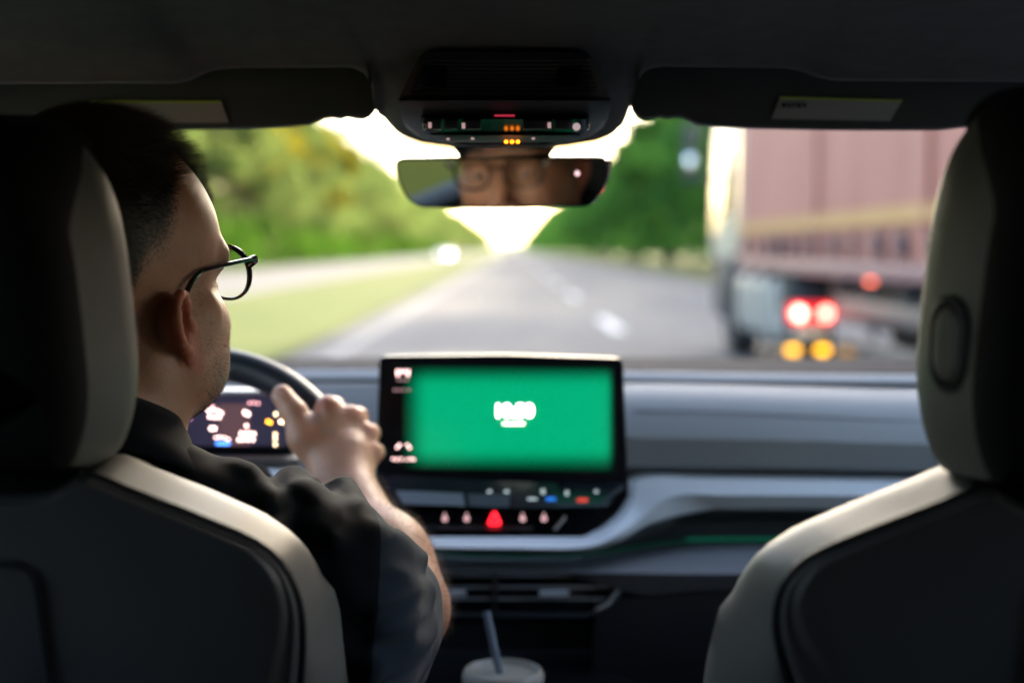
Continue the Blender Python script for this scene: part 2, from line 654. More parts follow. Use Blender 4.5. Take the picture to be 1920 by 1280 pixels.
mt = MB().box((XL - 0.30, 18.95, 2.55), (0.16, 0.14, 0.75), 0.05).box((XL - 0.12, 18.95, 2.86), (0.4, 0.05, 0.05), 0.01).box((XL - 0.12, 18.95, 2.24), (0.4, 0.05, 0.05), 0.01)
mir = mt.build("wing_mirror", M_frame, lorry)
MB().box((XL - 0.30, 18.87, 2.44), (0.12, 0.02, 0.2), 0.008).build("mirror_glass", mat("bright_mirror", (0.9, 0.9, 0.9), 0.05, metal=1), mir)
mb = MB().box((XL + 0.36, 15.9, 0.68), (0.66, 2.5, 0.72), 0.16, seg=5)
mb.build("fuel_tank", mat("tank_metal", (0.40, 0.385, 0.35), 0.45, metal=0.2), lorry)
MB().box((XL + 0.30, 17.72, 0.82), (0.56, 1.0, 0.86), 0.08).build("wheel_arch", M_frame, lorry)
MB().box((XL + 0.22, 10.2, 0.86), (0.06, 5.0, 0.36), 0.02).build("side_skirt", M_frame, lorry)
MB().box((XL + 0.30, 14.2, 0.86), (0.5, 0.7, 0.5), 0.1).build("wheel_cover", M_frame, lorry)
MB().box((XL + 0.33, 15.9, 1.10), (0.62, 2.2, 0.09), 0.03).build("catwalk", M_alu, lorry)
for yy in (15.0, 16.1):
    MB().box((XL + 0.36, yy, 0.68), (0.69, 0.05, 0.75), 0.16, seg=5).build("tank_strap", M_frame, lorry)
MB().box((XL + 0.2, 16.4, 1.2), (0.4, 0.5, 0.3), 0.12, seg=4).build("air_intake", M_white, lorry)
mb = MB().tube([(XL + 0.26, 14.0 + 0.62 * math.cos(t), 0.5 + 0.62 * math.sin(t)) for t in np.linspace(0.3, 2.84, 14)], 0.16, 6, flat=0.12, up=(0, 0, 1))
mb.build("mudguard", M_frame, lorry)
MB().box((XL + 0.08, 13.02, 0.72), (0.42, 0.1, 0.18), 0.02).build("tail_lamp", mat("red_lens", (0.5, 0.01, 0.015), 0.2, emit=(1, 0.02, 0.03), estr=0.12), lorry)
for dx, s_ in ((-0.04, 5.0), (0.20, 2.6)):
    MB().cyl((XL + dx, 12.94, 0.72), (XL + dx, 12.98, 0.72), 0.05, 16).build("red_light", emat("lit_red%d" % int(s_), (1.0, 0.16, 0.12), s_), lorry)
MB().box((XL + 0.08, 13.0, 0.55), (0.30, 0.04, 0.09), 0.01).build("number_plate", mat("cream_plate", (0.75, 0.68, 0.45), 0.5), lorry)
for dx, e_ in ((-0.09, 1.0), (0.18, 1.1), (0.42, 0.35)):
    MB().box((XL + dx, 12.98, 0.385), (0.11, 0.05, 0.06), 0.02).build("indicator", emat("lit_amber%d" % int(e_ * 100), (1.0, 0.45, 0.02), e_ * 0.8), lorry)
MB().box((XL + 0.0, 10.55, 1.08), (0.04, 0.12, 0.06), 0.015).build("side_marker", emat("marker_red", (1.0, 0.16, 0.08), 0.8), lorry)
MB().box((XL + 0.0, 11.7, 1.12), (0.04, 0.05, 0.05), 0.01).build("reflector", M_alu, lorry)
MB().box((XL + 0.04, 8.9, 0.93), (0.05, 0.2, 0.16), 0.03).build("warning_plate", M_white, lorry)
root_shift(lorry)

# ---------------------------------------------------------------- oncoming car
ocar = thing("oncoming_car", "distant car with lit headlights coming along the opposite road", "car", (-8.9, 190, 0))
mb = MB()
side = np.array([(-2.1, 0.3), (2.1, 0.3), (2.15, 0.7), (1.9, 0.9), (1.0, 1.0), (0.3, 1.42), (-1.2, 1.45), (-1.9, 1.0), (-2.15, 0.85)])
ringloft(mb, side, [(0.12, -0.9), (0.03, -0.86), (0, -0.7), (0, 0.7), (0.03, 0.86), (0.12, 0.9)], (-8.9, 190, 0), np.array([0, -1.0, 0]), np.array([0, 0, 1.0]), np.array([-1.0, 0, 0]))
mb.build("body", mat("silver_car_paint", (0.45, 0.45, 0.46), 0.3, coat=0.5), ocar)
MB().box((-8.9, 189.45, 1.2), (1.3, 0.5, 0.3), 0.05, Matrix.Rotation(R(-35), 3, "X")).build("windscreen", MATS["dark_glass"], ocar)
for sx in (-1, 1):
    for yy in (188.7, 191.3):
        wheel(-8.9 + sx * 0.78, yy, 0.32, 0.32, 0.2, sx, ocar)
    MB().box((-8.9 + sx * 0.62, 187.86, 0.72), (0.34, 0.08, 0.16), 0.04).build("headlight", emat("headlight_dim" if sx < 0 else "headlight_bright", (1.0, 0.90, 0.86), 3 if sx < 0 else 14), ocar)
root_shift(ocar)
fcar = thing("distant_car", "tiny dark car far ahead on the road near the vanishing point", "car", (0.2, 260, 0))
mb = MB()
ringloft(mb, side, [(0.12, -0.9), (0.03, -0.86), (0, -0.7), (0, 0.7), (0.03, 0.86), (0.12, 0.9)], (0.2, 260, 0), np.array([0, 1.0, 0]), np.array([0, 0, 1.0]), np.array([1.0, 0, 0]))
mb.build("body", mat("dark_car_paint", (0.06, 0.05, 0.06), 0.3, coat=0.5), fcar)
for sx in (-1, 1):
    for yy in (258.7, 261.3):
        wheel(0.2 + sx * 0.78, yy, 0.32, 0.32, 0.2, sx, fcar)
    MB().box((0.2 + sx * 0.66, 257.82, 0.8), (0.3, 0.06, 0.14), 0.03).build("tail_light", mat("red_lens2", (0.4, 0.02, 0.02), 0.3), fcar)
root_shift(fcar)
# ---------------------------------------------------------------- the car the photograph is taken in
M_head = mat("headliner_fabric", (0.075, 0.079, 0.088), 0.95, bump=0.25, bscale=900, var=0.12, vscale=40, dist=0.0006)
M_visor = mat("visor_vinyl", (0.055, 0.059, 0.067), 0.7, bump=0.2, bscale=700, dist=0.0005)
M_plas = mat("black_plastic", (0.018, 0.019, 0.022), 0.45, bump=0.15, bscale=900, dist=0.0004)
M_plas2 = mat("grey_plastic", (0.05, 0.056, 0.066), 0.45, bump=0.15, bscale=900, dist=0.0004)
M_gloss = mat("piano_black", (0.006, 0.007, 0.010), 0.12, spec=0.25)
M_dashtop = mat("dash_top", (0.02, 0.022, 0.028), 0.9, spec=0.05, bump=0.3, bscale=600, dist=0.0006)
M_dash = mat("dash_soft", (0.26, 0.255, 0.25), 0.55, bump=0.25, bscale=700, dist=0.0004)
M_dashlow = mat("dash_low", (0.12, 0.12, 0.122), 0.55, bump=0.25, bscale=700, dist=0.0005)
M_trim = mat("satin_trim", (0.68, 0.67, 0.66), 0.38)
M_chrome = mat("chrome", (0.75, 0.75, 0.75), 0.12, metal=1.0)
M_seat = mat("pale_leatherette", (0.155, 0.151, 0.139), 0.5, bump=0.3, bscale=420, var=0.05, vscale=14, dist=0.0008)
M_seatdark = mat("dark_leatherette", (0.085, 0.082, 0.084), 0.5, bump=0.3, bscale=420, dist=0.0008)
M_seam = mat("seam_piping", (0.012, 0.013, 0.016), 0.6)
M_wheel = mat("wheel_leather", (0.022, 0.028, 0.038), 0.42, bump=0.25, bscale=600, dist=0.0004)
M_carpet = mat("carpet", (0.012, 0.012, 0.014), 0.95, bump=0.5, bscale=300)
M_paper = mat("visor_sticker", (0.36, 0.36, 0.40), 0.6)
M_stick = mat("sticker_band", (0.42, 0.55, 0.10), 0.6)

M_clear = bpy.data.materials.new("clear_glass")
M_clear.use_nodes = True
_n = M_clear.node_tree.nodes
_n.clear()
_t = _n.new("ShaderNodeBsdfTransparent")
_t.inputs[0].default_value = (0.94, 0.95, 0.95, 1)
_o = _n.new("ShaderNodeOutputMaterial")
M_clear.node_tree.links.new(_t.outputs[0], _o.inputs[0])

M_tint = bpy.data.materials.new("privacy_glass")
M_tint.use_nodes = True
_n = M_tint.node_tree.nodes
_n.clear()
_t = _n.new("ShaderNodeBsdfTransparent")
_t.inputs[0].default_value = (0.035, 0.036, 0.038, 1)
_o = _n.new("ShaderNodeOutputMaterial")
M_tint.node_tree.links.new(_t.outputs[0], _o.inputs[0])

car = thing("car", "interior of the car seen from the back seat, black headliner, grey dashboard and pale seats", "car", (0, 0.6, 0.2))

# headliner: one sheet whose front edge follows the visor recesses and the bulge behind the mirror
lip = [(-700, 158), (330, 155), (356, 150), (380, 138), (402, 129), (440, 126), (660, 125), (682, 134), (696, 158), (702, 200), (710, 214),
       (722, 222), (735, 238), (752, 252), (790, 266), (850, 274), (960, 277), (1060, 272), (1120, 262), (1148, 250), (1162, 238), (1172, 222), (1180, 206),
       (1184, 190), (1196, 150), (1210, 130), (1235, 123), (1470, 126), (1500, 131), (1530, 143), (1560, 150), (2700, 156)]
cols = resample(np.array(lip, float), 260, smooth=False)
rows = []
for (px, py) in cols:
    inner = 690 < px < 1198
    pyb = 126.0 if 668 < px < 1224 else py
    e = P(px, pyb, 1.30)
    x = e[0]
    zb = e[2]
    drop = 0.28 * max(0.0, abs(x) - 0.46) ** 1.5
    col = []
    for q in np.linspace(0, 1, 14):            # from the rear of the cabin forwards
        yy = -1.35 + (1.285 + 1.35) * q ** 0.7
        zz = 1.50 - 0.10 * max(0, -yy - 0.2) ** 2
        b_ = max(0.0, (yy - 0.95) / 0.35)
        zz = zz + (zb - zz) * (b_ ** 1.7)
        col.append((x, yy, zz - drop))
    Yl = 1.30 if not inner else 1.30 + 0.17 * min(1, (min(px - 690, 1198 - px)) / 22.0)
    zl2 = P(px, py, Yl)[2] - drop
    xe = P(px, py, Yl)[0] if inner else x
    for q in (0.25, 0.5, 0.75):
        col.append((x + (xe - x) * q, 1.285 + (Yl - 1.285) * q, (zb - drop) + (zl2 - zb + drop) * (q ** 0.8)))
    x = xe
    col.append((x, Yl, zl2 - 0.001))
    col.append((x, Yl + 0.006, zl2 + 0.003))
    col.append((x, Yl + 0.008, zl2 + 0.012))
    if inner:
        col += [(x, Yl + 0.02, zl2 + 0.02), (x, Yl + 0.06, zl2 + 0.035), (x, Yl + 0.09, 1.525)]
    else:
        col += [(x, Yl + 0.05, 1.492), (x, Yl + 0.20, 1.488), (x, Yl + 0.235, 1.49)]
    rows.append(col)
nC, nR = len(rows), len(rows[0])
V = [p for c_ in rows for p in c_]
Fc = [(i * nR + k, (i + 1) * nR + k, (i + 1) * nR + k + 1, i * nR + k + 1) for i in range(nC - 1) for k in range(nR - 1)]
o = mk("headliner", V, Fc, M_head, car)
o.data.set_sharp_from_angle(angle=R(60))

# body shell round the cabin: roof, sills, doors, pillars, tail
M_shell = mat("dark_body", (0.02, 0.021, 0.024), 0.5)
mb = MB()
mb.box((0, 0.05, 1.585), (1.5, 3.3, 0.03), 0.01)
mb.box((0, 1.62, 1.545), (1.46, 0.16, 0.06), 0.02)
mb.build("roof", mat("car_paint", (0.25, 0.26, 0.28), 0.35, coat=0.5), car)
MB().box((0, 0.4, 0.30), (1.7, 4.2, 0.06)).build("floor_pan", M_carpet, car)
for sx in (-1, 1):
    for (y0, y1) in ((0.45, 1.75), (-0.75, 0.45)):
        dm = MB().box((sx * 0.80, (y0 + y1) / 2, 0.70), (0.10, y1 - y0 - 0.006, 0.78), 0.03)
        door = dm.build("door", M_shell, car)
        MB().box((sx * 0.735, (y0 + y1) / 2, 0.86), (0.05, 0.5, 0.05), 0.02).build("armrest", M_plas2, door)
        q0, q1 = y0 - 0.02, min(y1, 1.62) + 0.02
        mk("window", [(sx * 0.79, q0, 1.10), (sx * 0.79, q1, 1.10), (sx * 0.70, q1 - (0.25 if y0 > 0 else 0), 1.54), (sx * 0.70, q0, 1.54)], [(0, 1, 2, 3)], M_clear if y0 > 0 else M_tint, door)
    MB().tube([(sx * 0.79, 0.45, 1.0), (sx * 0.74, 0.45, 1.35), (sx * 0.69, 0.44, 1.55)], 0.05, 8).build("door_pillar", M_head, car)
    MB().tube([(sx * 0.80, 2.35, 1.02), (sx * 0.76, 1.95, 1.28), (sx * 0.70, 1.58, 1.52)], 0.045, 10).build("windscreen_pillar", M_head, car)
    MB().tube([(sx * 0.79, -0.75, 1.0), (sx * 0.74, -1.0, 1.3), (sx * 0.68, -1.25, 1.55)], 0.09, 8).build("rear_pillar", M_head, car)
    MB().tube([(sx * 0.71, 1.58, 1.53), (sx * 0.70, 0.4, 1.555), (sx * 0.68, -1.3, 1.55)], 0.045, 8).build("roof_rail", M_head, car)
    MB().box((sx * 0.80, -1.15, 0.75), (0.1, 0.8, 0.85), 0.03).build("rear_quarter", M_shell, car)
    MB().box((sx * 0.755, -1.15, 1.37), (0.05, 0.86, 0.42), 0.01, Matrix.Rotation(R(-12 * sx), 3, "Y")).build("quarter_panel", M_shell, car)
    MB().box((sx * 0.84, 2.9, 0.58), (0.1, 2.2, 0.6), 0.04).build("front_wing", MATS["car_paint"], car)
mb = MB().box((0, -1.55, 0.75), (1.65, 0.1, 0.85), 0.03)
tail = mb.build("tailgate", M_shell, car)
mk("rear_window", [(-0.80, -1.54, 1.16), (0.80, -1.54, 1.16), (0.74, -1.36, 1.57), (-0.74, -1.36, 1.57)], [(0, 1, 2, 3)], M_tint, tail)
mb = MB().box((0, -0.55, 0.66), (1.36, 0.5, 0.2), 0.06).box((0, -0.86, 0.95), (1.36, 0.16, 0.62), 0.06, Matrix.Rotation(R(18), 3, "X"))
mb.build("rear_bench", M_seatdark, car)
mb = MB().box((0, 3.05, 0.93), (1.56, 1.5, 0.05), 0.02, Matrix.Rotation(R(-5), 3, "X"))
mb.build("bonnet", MATS["car_paint"], car)
MB().box((0, 2.40, 0.7), (1.5, 0.06, 0.78)).build("bulkhead", M_plas, car)

# windscreen
gv, gf = [], []
for j in range(9):
    t = j / 8
    for i in range(17):
        u_ = i / 16 * 2 - 1
        gv.append((u_ * (0.69 + 0.09 * t), 1.60 + 0.76 * t - 0.06 * u_ * u_, 1.525 - 0.46 * t - 0.035 * math.sin(math.pi * t) * -1))
for j in range(8):
    for i in range(16):
        a = j * 17 + i
        gf.append((a, a + 1, a + 18, a + 17))
mk("windscreen", gv, gf, M_clear, car)
mb = MB()
for (px, py, r_) in ((478, 270, 2.0), (437, 272, 1.4), (570, 273, 1.2), (552, 335, 1.3), (655, 365, 1.3), (560, 337, 1.2), (651, 362, 1.0), (1117, 452, 1.0), (1062, 420, 0.9), (1072, 540, 0.8), (900, 560, 0.8)):
    c0 = P(px, py, 1.78)
    mb.tube([c0 + np.array([0, -0.0006, 0]), c0 + np.array([0, 0.0006, 0])], 0.0011 * r_ * 0.62, 8)
mb.build("dust_specks", mat("pale_dust", (0.6, 0.6, 0.55), 0.9), car)["kind"] = "stuff"

M_frit = bpy.data.materials.new("frit_dots")
M_frit.use_nodes = True
_n = M_frit.node_tree.nodes
_n.clear()
_t = _n.new("ShaderNodeBsdfTransparent")
_t.inputs[0].default_value = (0.20, 0.175, 0.12, 1)
_o = _n.new("ShaderNodeOutputMaterial")
M_frit.node_tree.links.new(_t.outputs[0], _o.inputs[0])
for pts_ in ([(704, 205), (716, 222), (732, 240), (752, 254), (790, 268), (850, 276), (900, 279)], [(1010, 279), (1060, 275), (1120, 265), (1146, 253), (1164, 240), (1174, 224), (1184, 200)]):
    mid_ = 945
    top_ = [(px, py - 14, 1.60) for px, py in pts_]
    bot_ = [(px + (9 if px < mid_ else -9) * (1 if abs(px - mid_) > 170 else 0.3), py + 8, 1.61) for px, py in pts_]
    mbf = MB()
    a_ = [P(*q) for q in top_]
    b_ = [P(*q) for q in bot_]
    k_ = len(a_)
    mbf.add(a_ + b_, [(i, k_ + i, k_ + i + 1, i + 1) for i in range(k_ - 1)])
    mbf.build("frit_band", M_frit, car)

# sun visors
def visor(mir):
    def q(px, py, Y):
        return P(1888 - px if mir else px, py, Y)
    up = [(-330, 112), (300, 112), (560, 112), (668, 114), (690, 124), (702, 150), (706, 185), (702, 206), (690, 220), (676, 224), (664, 222), (655, 218),
          (640, 218), (636, 222), (626, 222), (621, 219), (606, 220), (592, 226), (578, 233), (540, 237), (470, 240), (300, 243), (120, 243), (60, 236), (-100, 232), (-330, 232)]
    up = np.array(up, float)
    Yv = 1.42
    o = q(0, 0, Yv)
    pl = np.array([q(px, py, Yv) for px, py in up])
    pl2 = np.stack([pl[:, 0], pl[:, 2]], 1)
    ol = resample(pl2, 150, closed=True, smooth=False)
    ar = 0.5 * np.sum(ol[:, 0] * np.roll(ol[:, 1], -1) - np.roll(ol[:, 0], -1) * ol[:, 1])
    if ar < 0:
        ol = ol[::-1]
    mb = MB()
    # W points towards the camera; the bottom edge leans forwards a little
    ringloft(mb, ol, [(0.004, -0.018), (0.0, -0.013), (0.0, -0.005), (0.002, -0.001), (0.006, 0.0)], (0, Yv, 0), np.array([1.0, 0, 0]), np.array([0, 0.0, 1.0]), np.array([0, -1.0, 0]))
    vs = mb.build("sun_visor", M_visor, car)
    return vs


vL = visor(False)
vR = visor(True)


def sticker(pts, parent, Y=1.4165):
    p = [P(x, y_, Y) for x, y_ in pts]
    back = [v + np.array([0, 0.0008, 0]) for v in p]
    fc = [(0, 1, 2, 3), (7, 6, 5, 4), (0, 4, 5, 1), (1, 5, 6, 2), (2, 6, 7, 3), (3, 7, 4, 0)]
    s_ = mk("warning_label", p + back, fc, M_paper, parent, smooth=False)
    a, b, c_, d = [np.array(q) for q in pts]
    pb = [P(*(a), Y - 0.001), P(*(b), Y - 0.001), P(*(b + (c_ - b) * 0.11), Y - 0.001), P(*(a + (d - a) * 0.11), Y - 0.001)]
    bb = [v + np.array([0, 0.0007, 0]) for v in pb]
    mk("coloured_band", pb + bb, fc, M_stick, s_, smooth=False)
    return s_


sticker([(170, 189), (414, 189), (429, 230), (150, 232)], vL)
st = sticker([(1463, 181), (1693, 187), (1669, 227), (1447, 223)], vR)
mb = MB()
for k, (px, w_) in enumerate(((1466, 8), (1476, 5), (1484, 4), (1494, 9), (1505, 6))):
    c0 = P(px + 4, 197 + (k % 2), 1.4155)
    mb.box(c0, (w_ * 0.00052, 0.0006, 0.0042))
mb.build("print_block", mat("print_ink", (0.05, 0.05, 0.06), 0.6), st, smooth=False)

# overhead console
def rowloft(name, rws, m, parent, n=33, depth=0.10):
    V, Fc = [], []
    for (py, Y, pl, pr, bul) in rws:
        for i in range(n):
            t = i / (n - 1) * 2 - 1
            e = abs(t) ** 6
            px = (pl + pr) / 2 + (pr - pl) / 2 * t
            V.append(P(px, py, Y + bul * e))
        for i in range(n - 1, -1, -1):
            t = i / (n - 1) * 2 - 1
            v = P((pl + pr) / 2 + (pr - pl) / 2 * t, py, Y + bul)
            V.append(v + np.array([0, depth, 0.01]))
    k = 2 * n
    for i in range(len(rws) - 1):
        for j in range(k):
            j2 = (j + 1) % k
            Fc.append((i * k + j, (i + 1) * k + j, (i + 1) * k + j2, i * k + j2))
    Fc.append(tuple(range(k)))
    Fc.append(tuple((len(rws) - 1) * k + j for j in range(k - 1, -1, -1)))
    return MB().add(V, Fc).build(name, m, parent)


con = rowloft("overhead_console", [(92, 1.24, 812, 1082, 0.004), (98, 1.235, 795, 1100, 0.004), (110, 1.235, 784, 1112, 0.004), (184, 1.262, 749, 1143, 0.004)], M_plas, car, depth=0.16)
rowloft("console_face", [(185, 1.258, 748, 1144, 0.012), (189, 1.255, 748, 1145, 0.012), (200, 1.262, 749, 1144, 0.012), (222, 1.285, 753, 1140, 0.014), (240, 1.31, 762, 1130, 0.02), (256, 1.335, 782, 1108, 0.02), (268, 1.36, 815, 1072, 0.02), (276, 1.375, 850, 1040, 0.02)], M_plas2, con, depth=0.12)
for k in range(9):
    py = 112 + k * 7.6
    hw = 150 + (py - 100) / 85 * 30
    MB().tube([P(946 - hw, py, 1.232 + 0.00033 * (py - 100)), P(946 + hw, py, 1.232 + 0.00033 * (py - 100))], 0.0011, 6).build("grille_slat", M_plas, con)
for px in (815, 1068):
    MB().box(P(px, 142, 1.243), (0.022, 0.006, 0.02), 0.003).build("speaker_mesh", M_gloss, con)
sb = rowloft("switch_panel", [(221, 1.268, 790, 1104, 0.006), (224, 1.268, 788, 1106, 0.006), (246, 1.292, 794, 1100, 0.006), (250, 1.296, 800, 1094, 0.006)], M_gloss, con, depth=0.03)
for px, w_ in ((812, 30), (846, 26), (885, 34), (1000, 40), (1026, 20), (1056, 34)):
    MB().box(P(px, 234, 1.275), (w_ * 0.00046, 0.008, 0.0085), 0.001).build("switch", M_plas2, sb)
for px in (796, 1102):
    MB().box(P(px, 232, 1.268), (0.003, 0.006, 0.011), 0.001).build("switch_bezel", M_chrome, sb)
E_pink = emat("icon_pink", (1.0, 0.62, 0.62), 0.06)
for px, py in ((806, 235), (869, 236), (1030, 235), (840, 261), (886, 260), (1000, 260)):
    MB().box(P(px, py, 1.262 if py < 250 else 1.288), (0.003, 0.001, 0.005 if py < 250 else 0.002), 0.0003).build("icon", E_pink, sb)
MB().cyl(P(1081, 238, 1.262), P(1081, 238, 1.264), 0.0035, 14).build("icon", emat("icon_white", (1.0, 0.75, 0.75), 0.06), sb)
MB().box(P(946, 217, 1.266), (0.018, 0.002, 0.0016), 0.0004).build("red_lamp", emat("lamp_red", (1.0, 0.05, 0.12), 0.06), con)
rowloft("console_lip", [(250, 1.30, 806, 1090, 0.01), (254, 1.296, 808, 1088, 0.01), (263, 1.305, 822, 1076, 0.012), (267, 1.32, 828, 1070, 0.012)], M_plas2, con, depth=0.05)
for dx in (-13, -2, 9):
    MB().cyl(P(962 + dx, 266, 1.296), P(962 + dx, 266, 1.299), 0.0016, 12).build("warning_lamp", emat("lamp_orange", (1.0, 0.2, 0.006), 1.3), con)
mst = rowloft("mirror_mount", [(262, 1.33, 838, 1050, 0.02), (276, 1.38, 850, 1040, 0.02), (288, 1.45, 858, 1034, 0.02), (296, 1.50, 862, 1030, 0.02)], M_gloss, con, depth=0.06)

# ---------------------------------------------------------------- dashboard
dash = sheet([[(-900, 668, 2.38), (300, 671, 2.38), (960, 668, 2.38), (1500, 671, 2.38), (2900, 668, 2.38)],
              [(-900, 674, 2.0), (300, 684, 2.0), (960, 684, 2.0), (1500, 690, 2.0), (2900, 690, 2.0)],
              [(-900, 684, 1.905), (300, 690, 1.905), (960, 690, 1.905), (1500, 697, 1.905), (2900, 700, 1.905)],
              [(-900, 700, 1.93), (300, 700, 1.93), (960, 700, 1.93), (1500, 708, 1.93), (2900, 706, 1.93)]], 60, 0.03, back=(0, 0.2, -1)).build("dashboard", M_dashtop, car)


def band(name, tops, m, parent, n=60, thick=0.03, back=(0, 1, 0), label=None):
    o = sheet(tops, n, thick, back=back).build(name, m, parent)
    if label:
        o["label"] = label
    return o


band("dash_ledge", [[(-300, 693, 1.906), (500, 692, 1.906), (960, 692, 1.906), (1500, 699, 1.906), (2300, 704, 1.906)],
                    [(-300, 696, 1.897), (500, 694, 1.897), (960, 694, 1.897), (1500, 701, 1.897), (2300, 707, 1.897)],
                    [(-300, 712, 1.885), (500, 710, 1.885), (960, 710, 1.885), (1500, 716, 1.885), (2300, 724, 1.885)],
                    [(-300, 720, 1.90), (500, 717, 1.90), (960, 717, 1.90), (1500, 723, 1.90), (2300, 731, 1.90)]], M_dash, dash)
band("dash_panel", [[(1120, 717, 1.90), (1250, 717, 1.90), (1500, 723, 1.90), (1700, 728, 1.90), (2200, 736, 1.90)],
                    [(1120, 722, 1.858), (1250, 722, 1.858), (1500, 727, 1.858), (1700, 732, 1.858), (2200, 741, 1.858)],
                    [(1120, 765, 1.815), (1250, 766, 1.815), (1500, 774, 1.815), (1700, 782, 1.815), (2200, 792, 1.815)],
                    [(1120, 820, 1.797), (1250, 822, 1.797), (1500, 826, 1.797), (1700, 832, 1.797), (2200, 842, 1.797)],
                    [(1120, 872, 1.815), (1250, 874, 1.815), (1500, 876, 1.815), (1700, 880, 1.815), (2200, 888, 1.815)],
                    [(1120, 884, 1.84), (1250, 885, 1.84), (1500, 887, 1.84), (1700, 891, 1.84), (2200, 898, 1.84)]], M_dash, dash, label="smooth blue-grey passenger side fascia panel")
for off in (0,):
    MB().tube([P(px, py + off, 1.8125 - off * 0.00045) for px, py in resample(np.array([(1190, 770), (1300, 771), (1500, 779), (1700, 789), (2200, 802)], float), 20)], 0.0005, 5).build("panel_seam", M_plas2, dash)
band("dash_panel", [[(-300, 722, 1.90), (200, 719, 1.90), (420, 718, 1.90), (560, 718, 1.90), (730, 718, 1.90)],
                    [(-300, 726, 1.86), (200, 722, 1.86), (420, 721, 1.86), (560, 721, 1.86), (730, 721, 1.86)],
                    [(-300, 800, 1.82), (200, 800, 1.82), (420, 800, 1.82), (560, 800, 1.82), (730, 800, 1.82)],
                    [(-300, 885, 1.80), (200, 885, 1.80), (420, 885, 1.80), (560, 885, 1.80), (730, 885, 1.80)]], M_dash, dash)
# dark core behind all gaps
MB().box((0, 2.10, 0.86), (1.5, 0.42, 0.46), 0.02).build("dash_core", M_plas, dash)
trim = sheet([[(300, 880, 1.80), (480, 880, 1.80), (690, 900, 1.80), (752, 978, 1.78), (800, 1004, 1.77), (960, 1008, 1.77), (1096, 1006, 1.77), (1150, 978, 1.78), (1180, 936, 1.80), (1192, 893, 1.815), (1330, 893, 1.815), (1660, 898, 1.815), (2200, 906, 1.815)],
              [(300, 884, 1.78), (480, 884, 1.78), (682, 908, 1.78), (747, 984, 1.75), (797, 1010, 1.745), (960, 1014, 1.745), (1094, 1012, 1.745), (1152, 986, 1.75), (1188, 944, 1.775), (1206, 898, 1.79), (1340, 898, 1.79), (1660, 903, 1.79), (2200, 912, 1.79)],
              [(300, 894, 1.775), (480, 894, 1.775), (672, 922, 1.77), (736, 1000, 1.735), (792, 1023, 1.725), (960, 1027, 1.725), (1092, 1026, 1.725), (1155, 1004, 1.735), (1206, 968, 1.76), (1262, 930, 1.775), (1370, 928, 1.775), (1660, 930, 1.775), (2200, 940, 1.775)],
              [(300, 898, 1.79), (480, 898, 1.79), (664, 930, 1.79), (730, 1008, 1.75), (790, 1030, 1.74), (960, 1035, 1.74), (1092, 1034, 1.74), (1160, 1014, 1.75), (1222, 980, 1.775), (1320, 956, 1.795), (1400, 954, 1.795), (1660, 955, 1.795), (2200, 964, 1.795)]], 160, 0.02).build("trim_strip", M_trim, dash)
trim["label"] = "silver trim strip sweeping under the centre screen and across the passenger side"
band("trim_underside", [[(1090, 1036, 1.745), (1160, 1016, 1.755), (1226, 982, 1.78), (1320, 960, 1.80), (1660, 957, 1.80), (2200, 966, 1.80)],
                        [(1090, 1040, 1.80), (1165, 1022, 1.80), (1240, 996, 1.82), (1320, 976, 1.84), (1660, 974, 1.84), (2200, 984, 1.84)]], M_dashlow, dash, 80, 0.01)
E_green = emat("ambient_green", (0.0, 0.75, 0.36), 0.012)
MB().tube([P(px, py, Y) for px, py, Y in ((1286, 1011, 1.80), (1360, 1010, 1.80), (1600, 1010, 1.80))], 0.0022, 6).build("ambient_light", E_green, dash)
MB().tube([P(px, py, 1.785) for px, py in resample(np.array([(780, 1034), (900, 1042), (1050, 1042), (1120, 1036), (1200, 1024), (1290, 1013)], float), 30)], 0.0018, 6).build("ambient_light", emat("ambient_green_dim", (0.0, 0.6, 0.33), 0.004), dash)
band("dash_lower", [[(700, 1048, 1.80), (900, 1052, 1.80), (1060, 1052, 1.80), (1180, 1042, 1.80), (1300, 1024, 1.80), (1500, 1020, 1.80), (2200, 1026, 1.80)],
                    [(700, 1056, 1.74), (900, 1062, 1.74), (1060, 1062, 1.74), (1180, 1052, 1.74), (1300, 1040, 1.74), (1500, 1036, 1.74), (2200, 1044, 1.74)],
                    [(700, 1066, 1.72), (900, 1072, 1.72), (1060, 1073, 1.72), (1190, 1074, 1.70), (1320, 1076, 1.70), (1500, 1076, 1.70), (2200, 1084, 1.70)],
                    [(700, 1072, 1.73), (900, 1076, 1.73), (1060, 1077, 1.73), (1190, 1112, 1.72), (1320, 1106, 1.72), (1500, 1102, 1.72), (2200, 1110, 1.72)]], M_dashlow, dash, 90, 0.03, label="grey lower dashboard ledge below the green light line")
band("knee_panel", [[(1120, 1125, 1.73), (1300, 1108, 1.735), (1500, 1104, 1.735), (2200, 1112, 1.735)],
                    [(1100, 1500, 1.80), (1300, 1500, 1.80), (1500, 1500, 1.80), (2200, 1500, 1.80)],
                    [(1100, 1900, 1.9), (1300, 1900, 1.9), (1500, 1900, 1.9), (2200, 1900, 1.9)]], M_plas, dash, 30, 0.03)
